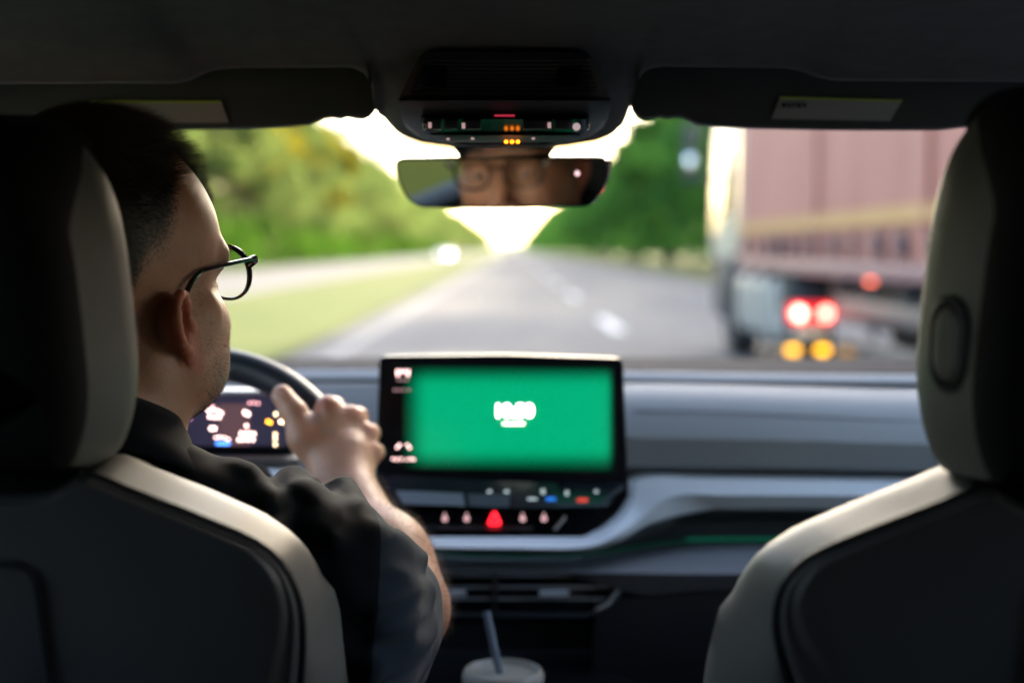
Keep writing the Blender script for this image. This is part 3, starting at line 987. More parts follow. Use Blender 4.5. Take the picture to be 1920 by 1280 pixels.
# air vents
vent = MB().box(P(990, 1116, 1.80), (0.27, 0.06, 0.062), 0.008).build("air_vent", M_gloss, car)
for k, py in enumerate((1078, 1100, 1122)):
    MB().tube([P(760, py, 1.735), P(1000, py, 1.735), P(1165 - k * 14, py, 1.735)], 0.0028, 8, flat=0.5).build("vent_slat", mat("vent_grey", (0.45, 0.46, 0.48), 0.4), vent)
MB().tube([P(730, 1150, 1.735), P(1000, 1152, 1.73), P(1100, 1152, 1.73), P(1140, 1134, 1.73), P(1170, 1095, 1.73), P(1180, 1080, 1.73)], 0.003, 8).build("vent_rim", M_plas2, vent)
MB().tube([P(1118, 1142, 1.725), P(1142, 1130, 1.725), P(1160, 1104, 1.725)], 0.0018, 6).build("vent_trim", M_trim, vent)
for px in (846, 1038):
    MB().tube([P(px - 26, 1112, 1.722), P(px, 1112, 1.72), P(px + 28, 1111, 1.722)], 0.0042, 8).build("vent_tab", mat("vent_tab_metal", (0.7, 0.7, 0.72), 0.35, metal=0.3), vent)
MB().box(P(928, 1115, 1.73), (0.006, 0.01, 0.05), 0.001).build("vent_divider", M_plas, vent)
# centre console
mb = MB().box((0.01, 1.58, 0.60), (0.30, 0.62, 0.34), 0.03)
tun = mb.build("centre_console", M_plas, car)
MB().tube([(-0.01 + 0.052 * math.cos(t), 1.50 + 0.052 * math.sin(t), 0.776) for t in np.linspace(0, 6.283, 33)[:-1]], 0.006, 8, True).build("cup_holder", M_gloss, tun)
MB().box((0.01, 0.98, 0.70), (0.20, 0.40, 0.07), 0.025).build("armrest", M_seatdark, tun)

# ---------------------------------------------------------------- centre screen
YS = 1.66


def S(px, py, dy=0.0):
    return P(px, py, YS + dy)


def flat_part(name, pts, m, parent, y0, th, r=0.0, smooth=True):
    """a thin panel with the outline PTS (photo pixels) standing at YS + y0"""
    p = np.array([P(x, y_, YS + y0) for x, y_ in pts])
    ol = np.stack([p[:, 0], p[:, 2]], 1)
    if 0.5 * np.sum(ol[:, 0] * np.roll(ol[:, 1], -1) - np.roll(ol[:, 0], -1) * ol[:, 1]) < 0:
        ol = ol[::-1]
    rr = r if r else 0.0003
    mb = MB()
    ringloft(mb, ol, [(0, -th), (0, -rr), (rr, 0)], (0, YS + y0, 0), np.array([1.0, 0, 0]), np.array([0, 0, 1.0]), np.array([0, -1.0, 0]))
    return mb.build(name, m, parent)


def rpoly(pts, r, n=5):
    """polygon with rounded corners (pixels)"""
    pts = np.array(pts, float)
    out = []
    N = len(pts)
    for i in range(N):
        a, b, c_ = pts[i - 1], pts[i], pts[(i + 1) % N]
        u1, u2 = nrm(a - b), nrm(c_ - b)
        rr = min(r, np.linalg.norm(a - b) * 0.45, np.linalg.norm(c_ - b) * 0.45)
        p0, p1 = b + u1 * rr, b + u2 * rr
        for k in range(n + 1):
            t = k / n
            out.append((1 - t) ** 2 * p0 + 2 * t * (1 - t) * b + t * t * p1)
    return np.array(out)


hous = rpoly([(711, 668), (950, 665), (1168, 672), (1178, 905), (1178, 935), (1100, 1006), (798, 1006), (716, 948), (704, 905)], 14)
scr = flat_part("infotainment_screen", hous, mat("screen_housing", (0.006, 0.007, 0.010), 0.35, spec=0.12), car, 0.0, 0.022, 0.0012)
scr["label"] = "black centre screen unit with green display and touch controls"
# green picture with its soft dark border
M_green = bpy.data.materials.new("green_display")
M_green.use_nodes = True
n_, l_ = M_green.node_tree.nodes, M_green.node_tree.links
b_ = n_["Principled BSDF"]
b_.inputs["Base Color"].default_value = (0.004, 0.006, 0.006, 1)
b_.inputs["Roughness"].default_value = 0.15
b_.inputs["Specular IOR Level"].default_value = 0.15
tc_ = n_.new("ShaderNodeTexCoord")
sp_ = n_.new("ShaderNodeSeparateXYZ")
l_.new(tc_.outputs["Generated"], sp_.inputs[0])


def edge_ramp(axis, w0, w1):
    mp = n_.new("ShaderNodeValToRGB")
    mp.color_ramp.interpolation = "EASE"
    e = mp.color_ramp.elements
    e[0].position, e[0].color = 0.0, (0.06,) * 3 + (1,)
    e[1].position, e[1].color = w0, (1, 1, 1, 1)
    q1 = e.new(1 - w1)
    q1.color = (1, 1, 1, 1)
    q2 = e.new(1.0)
    q2.color = (0.10,) * 3 + (1,)
    l_.new(sp_.outputs[axis], mp.inputs[0])
    return mp


rx_, rz_ = edge_ramp(0, 0.13, 0.05), edge_ramp(2, 0.24, 0.20)
mu_ = n_.new("ShaderNodeMath")
mu_.operation = "MULTIPLY"
l_.new(rx_.outputs[0], mu_.inputs[0])
l_.new(rz_.outputs[0], mu_.inputs[1])
mu2_ = n_.new("ShaderNodeMath")
mu2_.operation = "MULTIPLY"
mu2_.inputs[1].default_value = 0.056
l_.new(mu_.outputs[0], mu2_.inputs[0])
b_.inputs["Emission Color"].default_value = (0.0, 1.0, 0.42, 1)
l_.new(mu2_.outputs[0], b_.inputs["Emission Strength"])
disp = flat_part("display", rpoly([(757, 686), (1150, 690), (1152, 884), (755, 878)], 3), M_green, scr, -0.0012, 0.001)


def text_part(name, txt, px, py, h_px, m, parent, Y, bold=0.0):
    cu = bpy.data.curves.new(name, "FONT")
    cu.body = txt
    cu.size = 1.0
    cu.align_x = "CENTER"
    cu.align_y = "CENTER"
    cu.extrude = 0.01
    cu.offset = bold
    ob = bpy.data.objects.new(name, cu)
    C.objects.link(ob)
    bpy.context.view_layer.update()
    me = bpy.data.meshes.new_from_object(ob.evaluated_get(bpy.context.evaluated_depsgraph_get()))
    bpy.data.objects.remove(ob)
    hh = h_px / F * Y / 0.7
    me.transform(Matrix.Translation(Vector([float(q) for q in P(px, py, Y)])) @ Matrix.Rotation(R(90), 4, "X") @ Matrix.Scale(hh, 4))
    me.materials.clear()
    me.materials.append(m)
    o = bpy.data.objects.new(name, me)
    C.objects.link(o)
    o.parent = parent
    return o


E_white = emat("display_white", (1.0, 0.97, 0.88), 1.6)
E_white2 = emat("display_white_soft", (1.0, 0.95, 0.80), 1.3)
E_rose = emat("display_rose", (1.0, 0.60, 0.58), 0.8)
E_rose2 = emat("display_rose_dim", (0.9, 0.52, 0.55), 0.15)
text_part("clock_digits", "10:50", 963, 771, 24, E_white, disp, YS - 0.003, 0.012)
mb = MB()
for k in range(8):
    mb.box(P(945 + k * 5.2, 794, YS - 0.003), (0.0018, 0.0006, 0.0022))
mb.build("date_line", E_white2, disp, smooth=False)


def blob_icons(name, spots, m, parent, Y, wpx, hpx):
    for (px, py) in spots:
        MB().box(P(px, py, Y), (wpx * Y / F, 0.0006, hpx * Y / F)).build(name, m, parent, smooth=False)


blob_icons("status_glyph", [(745, 696), (752, 696), (759, 696), (766, 696), (746, 702), (765, 702)], E_rose, scr, YS - 0.002, 3.6, 5)
blob_icons("status_glyph", [(747, 712), (755, 712), (763, 712)], E_rose2, scr, YS - 0.002, 4, 2.5)
blob_icons("status_glyph", [(740, 731), (748, 731), (757, 731), (767, 731)], E_rose2, scr, YS - 0.002, 4, 2.5)
blob_icons("menu_icon", [(745, 838), (749, 834), (764, 834), (768, 839)], E_rose, scr, YS - 0.002, 3.5, 4)
blob_icons("menu_icon", [(737, 860), (744, 861), (752, 860), (763, 861), (771, 860), (776, 861)], E_rose, scr, YS - 0.002, 3.2, 3.2)
# sloping touch slider under the screen
sl = sheet([[(712, 889, YS - 0.004), (950, 902, YS - 0.004), (1172, 906, YS - 0.004)],
            [(738, 946, YS - 0.035), (950, 953, YS - 0.035), (1140, 948, YS - 0.035)]], 20, 0.012).build("touch_slider", mat("slider_black", (0.02, 0.024, 0.034), 0.22), scr)
sheet([[(742, 920, YS - 0.026), (800, 922, YS - 0.026), (868, 925, YS - 0.026)], [(756, 944, YS - 0.0385), (800, 946, YS - 0.0385), (872, 948, YS - 0.0385)]], 8, 0.002).build("touch_pad", mat("slider_grey", (0.28, 0.31, 0.38), 0.3), sl)
sheet([[(876, 926, YS - 0.026), (920, 927, YS - 0.026), (955, 928, YS - 0.026)], [(880, 948, YS - 0.0385), (920, 950, YS - 0.0385), (955, 950, YS - 0.0385)]], 8, 0.002).build("touch_pad", mat("slider_grey2", (0.11, 0.13, 0.17), 0.3), sl)
E_ice = emat("icon_ice", (0.6, 0.75, 0.8), 0.12)
for px, py, m_, w_, h_ in ((918, 921, E_ice, 8, 5), (950, 921, E_ice, 9, 5), (1018, 921, E_ice, 7, 9), (1063, 924, E_ice, 6, 9), (1118, 921, E_ice, 7, 5), (998, 935, E_ice, 18, 4),
                           (1033, 935, emat("icon_blue", (0.02, 0.22, 0.9), 0.13), 18, 7), (1092, 937, emat("icon_red", (0.9, 0.08, 0.06), 0.12), 20, 7)):
    MB().box(P(px, py, YS - 0.0415), (w_ * 0.0006, 0.0008, h_ * 0.0006)).build("touch_icon", m_, sl, smooth=False)
# row of buttons with the hazard triangle
rowp = flat_part("button_row", rpoly([(776, 957), (1120, 957), (1076, 1000), (806, 1000)], 6), M_gloss, scr, -0.016, 0.01, 0.001)
sheet([[(790, 984, YS - 0.020), (900, 985, YS - 0.020), (1000, 986, YS - 0.020)], [(796, 992, YS - 0.027), (900, 993, YS - 0.027), (1000, 994, YS - 0.027)]], 8, 0.004).build("button_ledge", M_plas2, rowp)
for px in (834, 875, 980, 1020):
    MB().cyl(P(px, 972, YS - 0.019), P(px, 972, YS - 0.018), 0.0032, 10).build("button_icon", E_rose2, rowp)
    MB().box(P(px, 964, YS - 0.0185), (0.002, 0.001, 0.003)).build("button_icon", E_rose2, rowp)
tri = [(927, 960), (917, 981), (937, 981)]
mb = MB()
tp = [P(x, y_, YS - 0.0195) for x, y_ in tri]
for a, b in ((0, 1), (1, 2), (2, 0)):
    mb.tube([tp[a], tp[b]], 0.0019, 6)
mb.build("hazard_triangle", emat("hazard_red", (1.0, 0.01, 0.02), 0.6), rowp)
MB().tube([P(1040, 992, YS - 0.018), P(1060, 968, YS - 0.018)], 0.0022, 6).build("button_edge", M_trim, rowp)
MB().tube([P(1118, 948, YS - 0.03), P(1168, 912, YS - 0.012)], 0.0025, 6).build("corner_trim", M_plas2, scr)

# ---------------------------------------------------------------- instrument cluster
YC = 1.62
clus = MB().box(P(445, 796, YC + 0.02), (0.135, 0.03, 0.078), 0.008).build("instrument_cluster", M_gloss, car)
MB().box(P(430, 733, YC - 0.02), (0.150, 0.05, 0.0045), 0.002).build("cluster_hood", mat("hood_painted_sheen", (0.40, 0.41, 0.40), 0.4), clus)  # pale colour stands in for light reflecting off the hood top
MB().box(P(445, 862, YC + 0.01), (0.15, 0.05, 0.012), 0.004).build("cluster_base", M_dashlow, clus)
MB().box(P(440, 782, YC + 0.0035), (0.118, 0.001, 0.066)).build("display", emat("cluster_navy", (0.08, 0.07, 0.16), 0.04), clus)
E_cw = emat("cluster_white", (1.0, 0.62, 0.57), 1.2)
E_cr = emat("cluster_rose", (1.0, 0.45, 0.48), 0.5)
E_ca = emat("cluster_amber", (1.0, 0.36, 0.02), 1.5)
E_cc = emat("cluster_cream", (1.0, 0.70, 0.42), 1.3)
E_cv = emat("cluster_violet", (0.75, 0.30, 0.75), 0.9)
E_cb = emat("cluster_blue", (0.05, 0.2, 0.8), 0.8)
YG = YC + 0.001
blob_icons("gauge_glyph", [(391, 770), (399, 768), (408, 770), (415, 774), (393, 781), (402, 782), (411, 782)], E_cw, clus, YG, 4, 5)
blob_icons("gauge_glyph", [(397, 762)], E_cr, clus, YG, 8, 4)
blob_icons("gauge_glyph", [(396, 803), (402, 803)], E_cw, clus, YG, 5, 6)
blob_icons("gauge_glyph", [(405, 820), (412, 819), (420, 820), (428, 823)], E_cw, clus, YG, 4, 3)
blob_icons("gauge_glyph", [(418, 831)], E_cb, clus, YG, 26, 5)
blob_icons("gauge_glyph", [(468, 755), (476, 755), (484, 756)], E_cr, clus, YG, 4, 4)
blob_icons("gauge_glyph", [(459, 773), (465, 776)], E_cw, clus, YG, 5, 7)
blob_icons("gauge_glyph", [(462, 798), (452, 812), (460, 812), (468, 812), (476, 813), (448, 824), (456, 824), (465, 824), (474, 824)], E_cw, clus, YG, 4, 5)
blob_icons("gauge_glyph", [(440, 796)], emat("cluster_panel", (0.5, 0.25, 0.3), 0.03), clus, YG + 0.001, 58, 80)
blob_icons("gauge_glyph", [(352, 776)], E_cv, clus, YG, 12, 20)
blob_icons("gauge_glyph", [(502, 790), (507, 792)], E_ca, clus, YG, 4, 5)
blob_icons("gauge_glyph", [(517, 776), (526, 790), (529, 791)], E_cc, clus, YG, 4, 5)
blob_icons("gauge_glyph", [(516, 814), (516, 822), (516, 833)], E_cc, clus, YG, 4, 4)

# ---------------------------------------------------------------- steering wheel
WC = P(364, 955, 1.50)
tl = R(23)
WU, WV = np.array([1.0, 0, 0]), np.array([0, math.sin(tl), math.cos(tl)])
WN = np.cross(WU, WV) * 1.0      # away from or towards the driver
if WN[1] > 0:
    WN = -WN
RW = 0.164
sw = MB().tube([WC + RW * (math.cos(t) * WU + math.sin(t) * WV) for t in np.linspace(0, 2 * math.pi, 73)[:-1]], 0.0185, 14, True, up=tuple(WN)).build("steering_wheel", M_wheel, car)
mb = MB()
ringloft(mb, rrect(0.17, 0.12, 0.04), [(0.012, -0.01), (0, 0.0), (0.0, 0.015), (0.02, 0.03), (0.045, 0.034)], WC - WN * 0.03, WU, WV, WN)
mb.build("airbag_hub", M_plas, sw)
for a in (8, 172, 270):
    d_ = math.cos(R(a)) * WU + math.sin(R(a)) * WV
    MB().tube([WC - WN * 0.02 + d_ * 0.06, WC - WN * 0.015 + d_ * 0.12, WC + d_ * 0.162], [0.024, 0.02, 0.016], 10, flat=0.45, up=tuple(WN)).build("spoke", M_plas if a == 270 else M_trim, sw)
MB().cyl(WC - WN * 0.03, WC - WN * 0.2 + np.array([0, 0.0, -0.01]), 0.035, 16).build("column", M_plas, sw)

# ---------------------------------------------------------------- seats
LEAN = R(19)


def seat(cx, oy, mir, labels, kmax=0.60):
    U = np.array([1.0, 0, 0])
    Vv = np.array([0, -math.sin(LEAN), math.cos(LEAN)])
    Wv = np.array([0, -math.cos(R(4)), -math.sin(R(4))])
    O = np.array([cx, oy, 1.140])
    half = [(0.0, 0.010), (0.055, 0.010), (0.070, 0.012), (0.079, 0.017), (0.088, 0.024), (0.099, 0.025), (0.114, 0.017), (0.133, 0.008), (0.155, -0.002), (0.177, -0.013), (0.200, -0.025), (0.216, -0.039),
            (0.2285, -0.061), (0.236, -0.088), (0.2405, -0.13), (0.242, -0.18), (0.242, -0.26), (0.245, -0.36), (0.225, -0.46), (0.205, -0.54), (0.19, -0.60), (0.10, -0.62), (0.0, -0.62)]
    h = np.array(half)
    full = np.vstack([h[::-1], (h * [-1, 1])[1:-1]])       # counter-clockwise
    ol = resample(full, 180, closed=True, smooth=True)
    ar = 0.5 * np.sum(ol[:, 0] * np.roll(ol[:, 1], -1) - np.roll(ol[:, 0], -1) * ol[:, 1])
    if ar < 0:
        ol = ol[::-1]
    st_ = bpy.data.objects.new("seat", None)
    C.objects.link(st_)
    st_.parent = car
    st_["label"] = labels[0]
    # the pale shell with soft folds in the bolster; its rear lip hugs the outline near the shoulder and widens further down
    kk = 0.06 + (kmax - 0.06) * np.clip((-ol[:, 1] - 0.02) / 0.12, 0, 1)
    kk[np.abs(ol[:, 0]) < 0.10] = 0.06
    mb = MB()
    ringloft(mb, ol, [(0.085, -0.06), (0.06, -0.068), (0.03, -0.064), (0.008, -0.045), (0.0, -0.025), (0.0, -0.005), (0.004, 0.006), (0.010, 0.018), (0.017, 0.030), (0.024, 0.040), (0.031, 0.0485), (0.036, 0.050), (0.042, 0.048)], O, U, Vv, Wv, sc=lambda d, h: (kk * d if h > -0.004 else d + (1 - (kk - 0.06) / (kmax - 0.06)) * min(0.012, (-0.004 - h) * 0.25)))
    V = np.array(mb.V)
    loc = np.stack([(V - O) @ U, (V - O) @ Vv, (V - O) @ Wv], 1)
    fold = np.zeros(len(V))
    sgn = np.sign(loc[:, 0])
    for (u0, v0, du, dv, wid, amp) in ((0.205, -0.035, 0.4, -1.0, 0.010, -0.009), (0.235, -0.09, 0.25, -1.0, 0.010, -0.008), (0.18, -0.022, 0.8, -0.7, 0.008, -0.004), (0.222, -0.06, 0.3, -1, 0.008, 0.004)):
        d_ = nrm((du, dv))
        rel = np.stack([np.abs(loc[:, 0]) - u0, loc[:, 1] - v0], 1)
        al = rel @ d_
        ac = rel @ np.array([-d_[1], d_[0]])
        fold += amp * np.exp(-(ac / wid) ** 2) * np.exp(-(al / 0.07) ** 2) * (np.abs(loc[:, 2]) < 0.045)
    V += fold[:, None] * (U[None] * sgn[:, None] * 0.8 + Wv[None] * 0.6)
    mb.V = [tuple(q) for q in V]
    mb.build("backrest", M_seat, st_)
    ins = inset(ol, 0.040 * kk)
    MB().tube([O + a * U + b * Vv + 0.0495 * Wv for a, b in ins], 0.0028, 8, True, up=tuple(Wv)).build("piping", M_seam, st_)
    mb = MB()
    ringloft(mb, ol, [(0.042, 0.040), (0.0425, 0.048), (0.045, 0.054), (0.052, 0.058), (0.062, 0.058), (0.070, 0.061), (0.078, 0.064), (0.085, 0.065)], O, U, Vv, Wv, sc=lambda d, h: kk * d)
    mb.build("back_panel", M_seatdark, st_)
    # storage pocket line on the back panel
    pk = [O + a * U + b * Vv + 0.0662 * Wv for a, b in rrect(0.112, 0.42, 0.015, cx=0, cy=-0.245)]
    MB().tube(pk, 0.0025, 6, True, up=tuple(Wv)).build("pocket_seam", M_seam, st_)
    # collar between backrest and headrest, posts
    MB().box(O + 0.0 * Wv + 0.008 * Vv, (0.165, 0.10, 0.03), 0.01, Matrix.Rotation(LEAN, 3, "X")).build("headrest_collar", M_plas, st_)
    for sx in (-1, 1):
        b0 = O + sx * 0.058 * U + 0.015 * Wv
        MB().cyl(b0 - 0.05 * Vv, b0 + 0.09 * Vv + np.array([0, 0.01, 0]), 0.0065, 14).build("headrest_post", M_chrome, st_)
        MB().cyl(b0 - 0.0 * Vv, b0 + 0.016 * Vv, 0.013, 14).build("post_sleeve", M_gloss, st_)
    # headrest
    hh = [(0.0, 0.0), (0.085, 0.002), (0.098, 0.006), (0.106, 0.018), (0.1125, 0.038), (0.1155, 0.062), (0.1145, 0.09), (0.1125, 0.12), (0.110, 0.145), (0.104, 0.172), (0.094, 0.192), (0.078, 0.208), (0.055, 0.2165), (0.0, 0.219)]
    hh = np.array(hh) * [1.0, 1.10 if mir else 1.035]
    full = np.vstack([hh, (hh * [-1, 1])[::-1][1:-1]])
    hol = resample(full, 120, closed=True, smooth=True)
    L2 = R(6)
    V2 = np.array([0, -math.sin(L2), math.cos(L2)])
    W2 = np.array([0, -math.cos(L2), -math.sin(L2)])
    O2 = np.array([cx - (0.008 if mir else 0), oy - 0.015, 1.159])
    mb = MB()
    ringloft(mb, hol, [(0.06, -0.042), (0.035, -0.044), (0.015, -0.036), (0.004, -0.02), (0.0, -0.004), (0.002, 0.016), (0.007, 0.040), (0.013, 0.062), (0.017, 0.070), (0.022, 0.072)], O2, U, V2, W2)
    mb.build("headrest", M_seat, st_)
    mb = MB()
    ringloft(mb, hol, [(0.013, 0.060), (0.0135, 0.070), (0.0165, 0.077), (0.026, 0.085), (0.042, 0.090), (0.06, 0.092)], O2, U, V2, W2)
    # over the crown the dark cover comes forwards
    tpw = np.clip((hol[:, 1] / (1.10 if mir else 1.035) - 0.150) / 0.062, 0, 1)
    tpw = tpw * tpw * (3 - 2 * tpw)
    n_h = len(hol)
    Vh = np.array(mb.V)
    for i, (d_, h_) in enumerate([(0.013, 0.060), (0.0135, 0.070), (0.0165, 0.077)]):
        q_ = inset(hol, d_ * (1 - tpw) + (-0.0012 if i < 2 else 0.004) * tpw)
        hh_ = h_ * (1 - tpw) + (-0.03, 0.02, 0.055)[i] * tpw
        Vh[i * n_h:(i + 1) * n_h] = O2 + q_[:, :1] * U + q_[:, 1:] * V2 + hh_[:, None] * W2
    mb.V = [tuple(q) for q in Vh]
    mb.build("headrest_back", mat("headrest_cover", (0.006, 0.005, 0.0055), 0.7, spec=0.25, bump=0.3, bscale=420, dist=0.0008), st_)
    if mir:
        tp = nrm(W2 + U * 0.26)
        ou = nrm(-U + W2 * 0.26)
        c0 = O2 - U * 0.1075 + V2 * 0.090 + W2 * 0.036
        ov = rrect(0.034, 0.050, 0.0169, n=10)
        mb = MB()
        ringloft(mb, ov, [(-0.004, -0.006), (-0.004, 0.003), (0.0, 0.0045), (0.003, 0.002)], c0, -tp, V2, ou)
        mb.build("button_ring", M_seam, st_)
        mb = MB()
        ringloft(mb, ov, [(0.003, -0.006), (0.003, 0.003), (0.0055, 0.005), (0.010, 0.0055)], c0, -tp, V2, ou)
        mb.build("release_button", M_seat, st_)
    # cushion
    MB().box((cx, oy + 0.42, 0.62), (0.50, 0.56, 0.16), 0.06, Matrix.Rotation(R(8), 3, "X"), seg=4).build("cushion", M_seat, st_)
    MB().box((cx, oy + 0.40, 0.45), (0.40, 0.5, 0.2), 0.03).build("seat_base", M_plas, st_)


seat(-0.360, 0.945, False, ["driver seat with pale side bolsters and dark back panel"])
seat(0.374, 0.895, True, ["front passenger seat with pale side bolsters and dark back panel"], 1.3)

# ---------------------------------------------------------------- drink in the cup holder
cup = thing("drink_cup", "takeaway cup with pale lid and drinking straw in the centre console", "cup", (P(943, 1262, 1.50)[0], 1.50, 0.77))
cc = P(943, 1258, 1.50)


def lathe(prof, c, n=40):
    V, Fc = [], []
    for r_, z in prof:
        for k in range(n):
            a = 2 * math.pi * k / n
            V.append((c[0] + r_ * math.cos(a), c[1] + r_ * math.sin(a), c[2] + z))
    for i in range(len(prof) - 1):
        for k in range(n):
            Fc.append((i * n + k, i * n + (k + 1) % n, (i + 1) * n + (k + 1) % n, (i + 1) * n + k))
    Fc.append(tuple(range(n - 1, -1, -1)))
    Fc.append(tuple((len(prof) - 1) * n + k for k in range(n)))
    return MB().add(V, Fc)


lathe([(0.028, -0.10), (0.030, -0.10), (0.040, -0.012), (0.041, -0.008), (0.038, -0.008)], cc).build("cup_body", mat("tan_card", (0.40, 0.21, 0.09), 0.6), cup)
lathe([(0.041, -0.012), (0.0435, -0.010), (0.0440, -0.004), (0.0425, 0.001), (0.0405, 0.003), (0.0390, 0.001), (0.0375, -0.003), (0.034, -0.004), (0.012, -0.003), (0.004, -0.003)], cc).build("lid", mat("pale_lid", (0.42, 0.38, 0.32), 0.4), cup)
s0, s1 = P(937, 1262, 1.505), P(912, 1146, 1.52)
s2 = s0 + (s0 - s1) * 0.55
MB().tube([s2, s0, s1], 0.0042, 12).build("straw", mat("blue_grey_straw", (0.16, 0.19, 0.23), 0.4), cup)
root_shift(cup)
# ---------------------------------------------------------------- implicit surfaces for the driver
def ell(p, c, r, M=None):
    q = p - np.array(c, np.float32)
    if M is not None:
        q = q @ np.array(M, np.float32)
    r = np.array(r, np.float32)
    k0 = np.linalg.norm(q / r, axis=1)
    k1 = np.linalg.norm(q / (r * r), axis=1) + 1e-9
    return k0 * (k0 - 1) / k1


def cone(p, a, b, ra, rb):
    a, b = np.array(a, np.float32), np.array(b, np.float32)
    ba = b - a
    t = np.clip(((p - a) @ ba) / (ba @ ba), 0, 1)
    return np.linalg.norm(p - a - t[:, None] * ba, axis=1) - (ra + (rb - ra) * t)


def smin(a, b, k):
    h = np.maximum(k - np.abs(a - b), 0) / k
    return np.minimum(a, b) - h * h * k * 0.25


def smax(a, b, k):
    return -smin(-a, -b, k)


def nets(f, lo, hi, h, B=8):
    """surface nets on the blocks near the surface"""
    lo = np.array(lo, float)
    nb = np.ceil((np.array(hi) - lo) / (h * B)).astype(int)
    N = nb * B + 1
    g = np.stack(np.meshgrid(*[np.arange(n) for n in nb], indexing="ij"), -1).reshape(-1, 3)
    ctr = (lo + (g + 0.5) * B * h).astype(np.float32)
    d = f(ctr)
    act = g[np.abs(d) < B * h * 1.05]
    ar = np.arange(B + 1)
    off = np.stack(np.meshgrid(ar, ar, ar, indexing="ij"), -1).reshape(-1, 3)
    ids, verts, flags = [], [], []
    for s_ in range(0, len(act), 1500):
        blk = act[s_:s_ + 1500]
        idx = (blk[:, None, :] * B + off[None]).reshape(-1, 3)
        val = f((lo + idx * h).astype(np.float32)).reshape(len(blk), B + 1, B + 1, B + 1)
        cnr = [val[:, i:i + B, j:j + B, k:k + B] for i in (0, 1) for j in (0, 1) for k in (0, 1)]
        sg = np.stack([c_ < 0 for c_ in cnr], -1)
        m = sg.any(-1) & ~sg.all(-1)
        bi, ci, cj, ck = np.nonzero(m)
        cv = np.stack([c_[m] for c_ in cnr], -1)
        acc = np.zeros((len(bi), 3))
        cnt = np.zeros(len(bi))
        cp = np.array([(i, j, k) for i in (0, 1) for j in (0, 1) for k in (0, 1)], float)
        for a in range(8):
            for b in range(a + 1, 8):
                if np.abs(cp[a] - cp[b]).sum() == 1:
                    x = (cv[:, a] < 0) != (cv[:, b] < 0)
                    t = np.where(x, cv[:, a] / (cv[:, a] - cv[:, b] + 1e-12), 0)
                    acc += np.where(x[:, None], cp[a] + t[:, None] * (cp[b] - cp[a]), 0)
                    cnt += x
        cell = blk[bi] * B + np.stack([ci, cj, ck], 1)
        verts.append(lo + (cell + acc / cnt[:, None]) * h)
        ids.append((cell[:, 0] * N[1] + cell[:, 1]) * N[2] + cell[:, 2])
        s0 = cv[:, 0] < 0
        flags.append(np.stack([s0, cv[:, 4] < 0, cv[:, 2] < 0, cv[:, 1] < 0], 1))
    ids, verts, flags = np.concatenate(ids), np.concatenate(verts), np.concatenate(flags)
    o = np.argsort(ids)
    ids, verts, flags = ids[o], verts[o], flags[o]
    st = (N[1] * N[2], N[2], 1)
    quads = []
    for ax in range(3):
        u, v = [(1, 2), (2, 0), (0, 1)][ax]
        cr = flags[:, 0] != flags[:, 1 + ax]
        base = ids[cr]
        q = []
        ok = np.ones(len(base), bool)
        for dd in (0, -st[u], -st[u] - st[v], -st[v]):
            j = np.searchsorted(ids, base + dd)
            j = np.minimum(j, len(ids) - 1)
            ok &= ids[j] == base + dd
            q.append(j)
        q = np.stack(q, 1)[ok]
        fl = flags[cr][ok][:, 0]
        q[~fl] = q[~fl][:, ::-1]
        quads.append(q)
    Q = np.concatenate(quads)
    # slide onto the surface
    for _ in range(2):
        v32 = verts.astype(np.float32)
        e = np.float32(h * 0.5)
        G = np.stack([f(v32 + e * np.eye(3, dtype=np.float32)[k]) - f(v32 - e * np.eye(3, dtype=np.float32)[k]) for k in range(3)], 1) / (2 * e)
        gl = np.linalg.norm(G, axis=1)[:, None] + 1e-6
        verts = verts - np.clip(f(v32)[:, None], -h, h) * (G / gl) / np.maximum(gl, 0.3) * 0.9
    nrmls = G / gl
    return verts, Q, nrmls


# ---------------------------------------------------------------- pose
YAW, HP, ROLL = R(-25), R(8), R(0)
HR = np.array(Matrix.Rotation(YAW, 3, "Z") @ Matrix.Rotation(HP, 3, "X") @ Matrix.Rotation(ROLL, 3, "Y"))
H0 = P(346, 606, 1.10) - HR @ np.array([0.075, 0, 0])


def hw(p):
    return H0 + HR @ np.array(p, float)


NB = np.array([-0.322, 1.075, 1.137])          # root of the neck
SR_, SL_ = np.array([-0.142, 1.075, 1.036]), np.array([-0.525, 1.085, 1.045])
EL = P(750, 1140, 1.30)
WR = P(642, 895, 1.455)
MIRX = 2 * WC[0]


def mirx(v):
    return np.array([MIRX - v[0], v[1], v[2]])


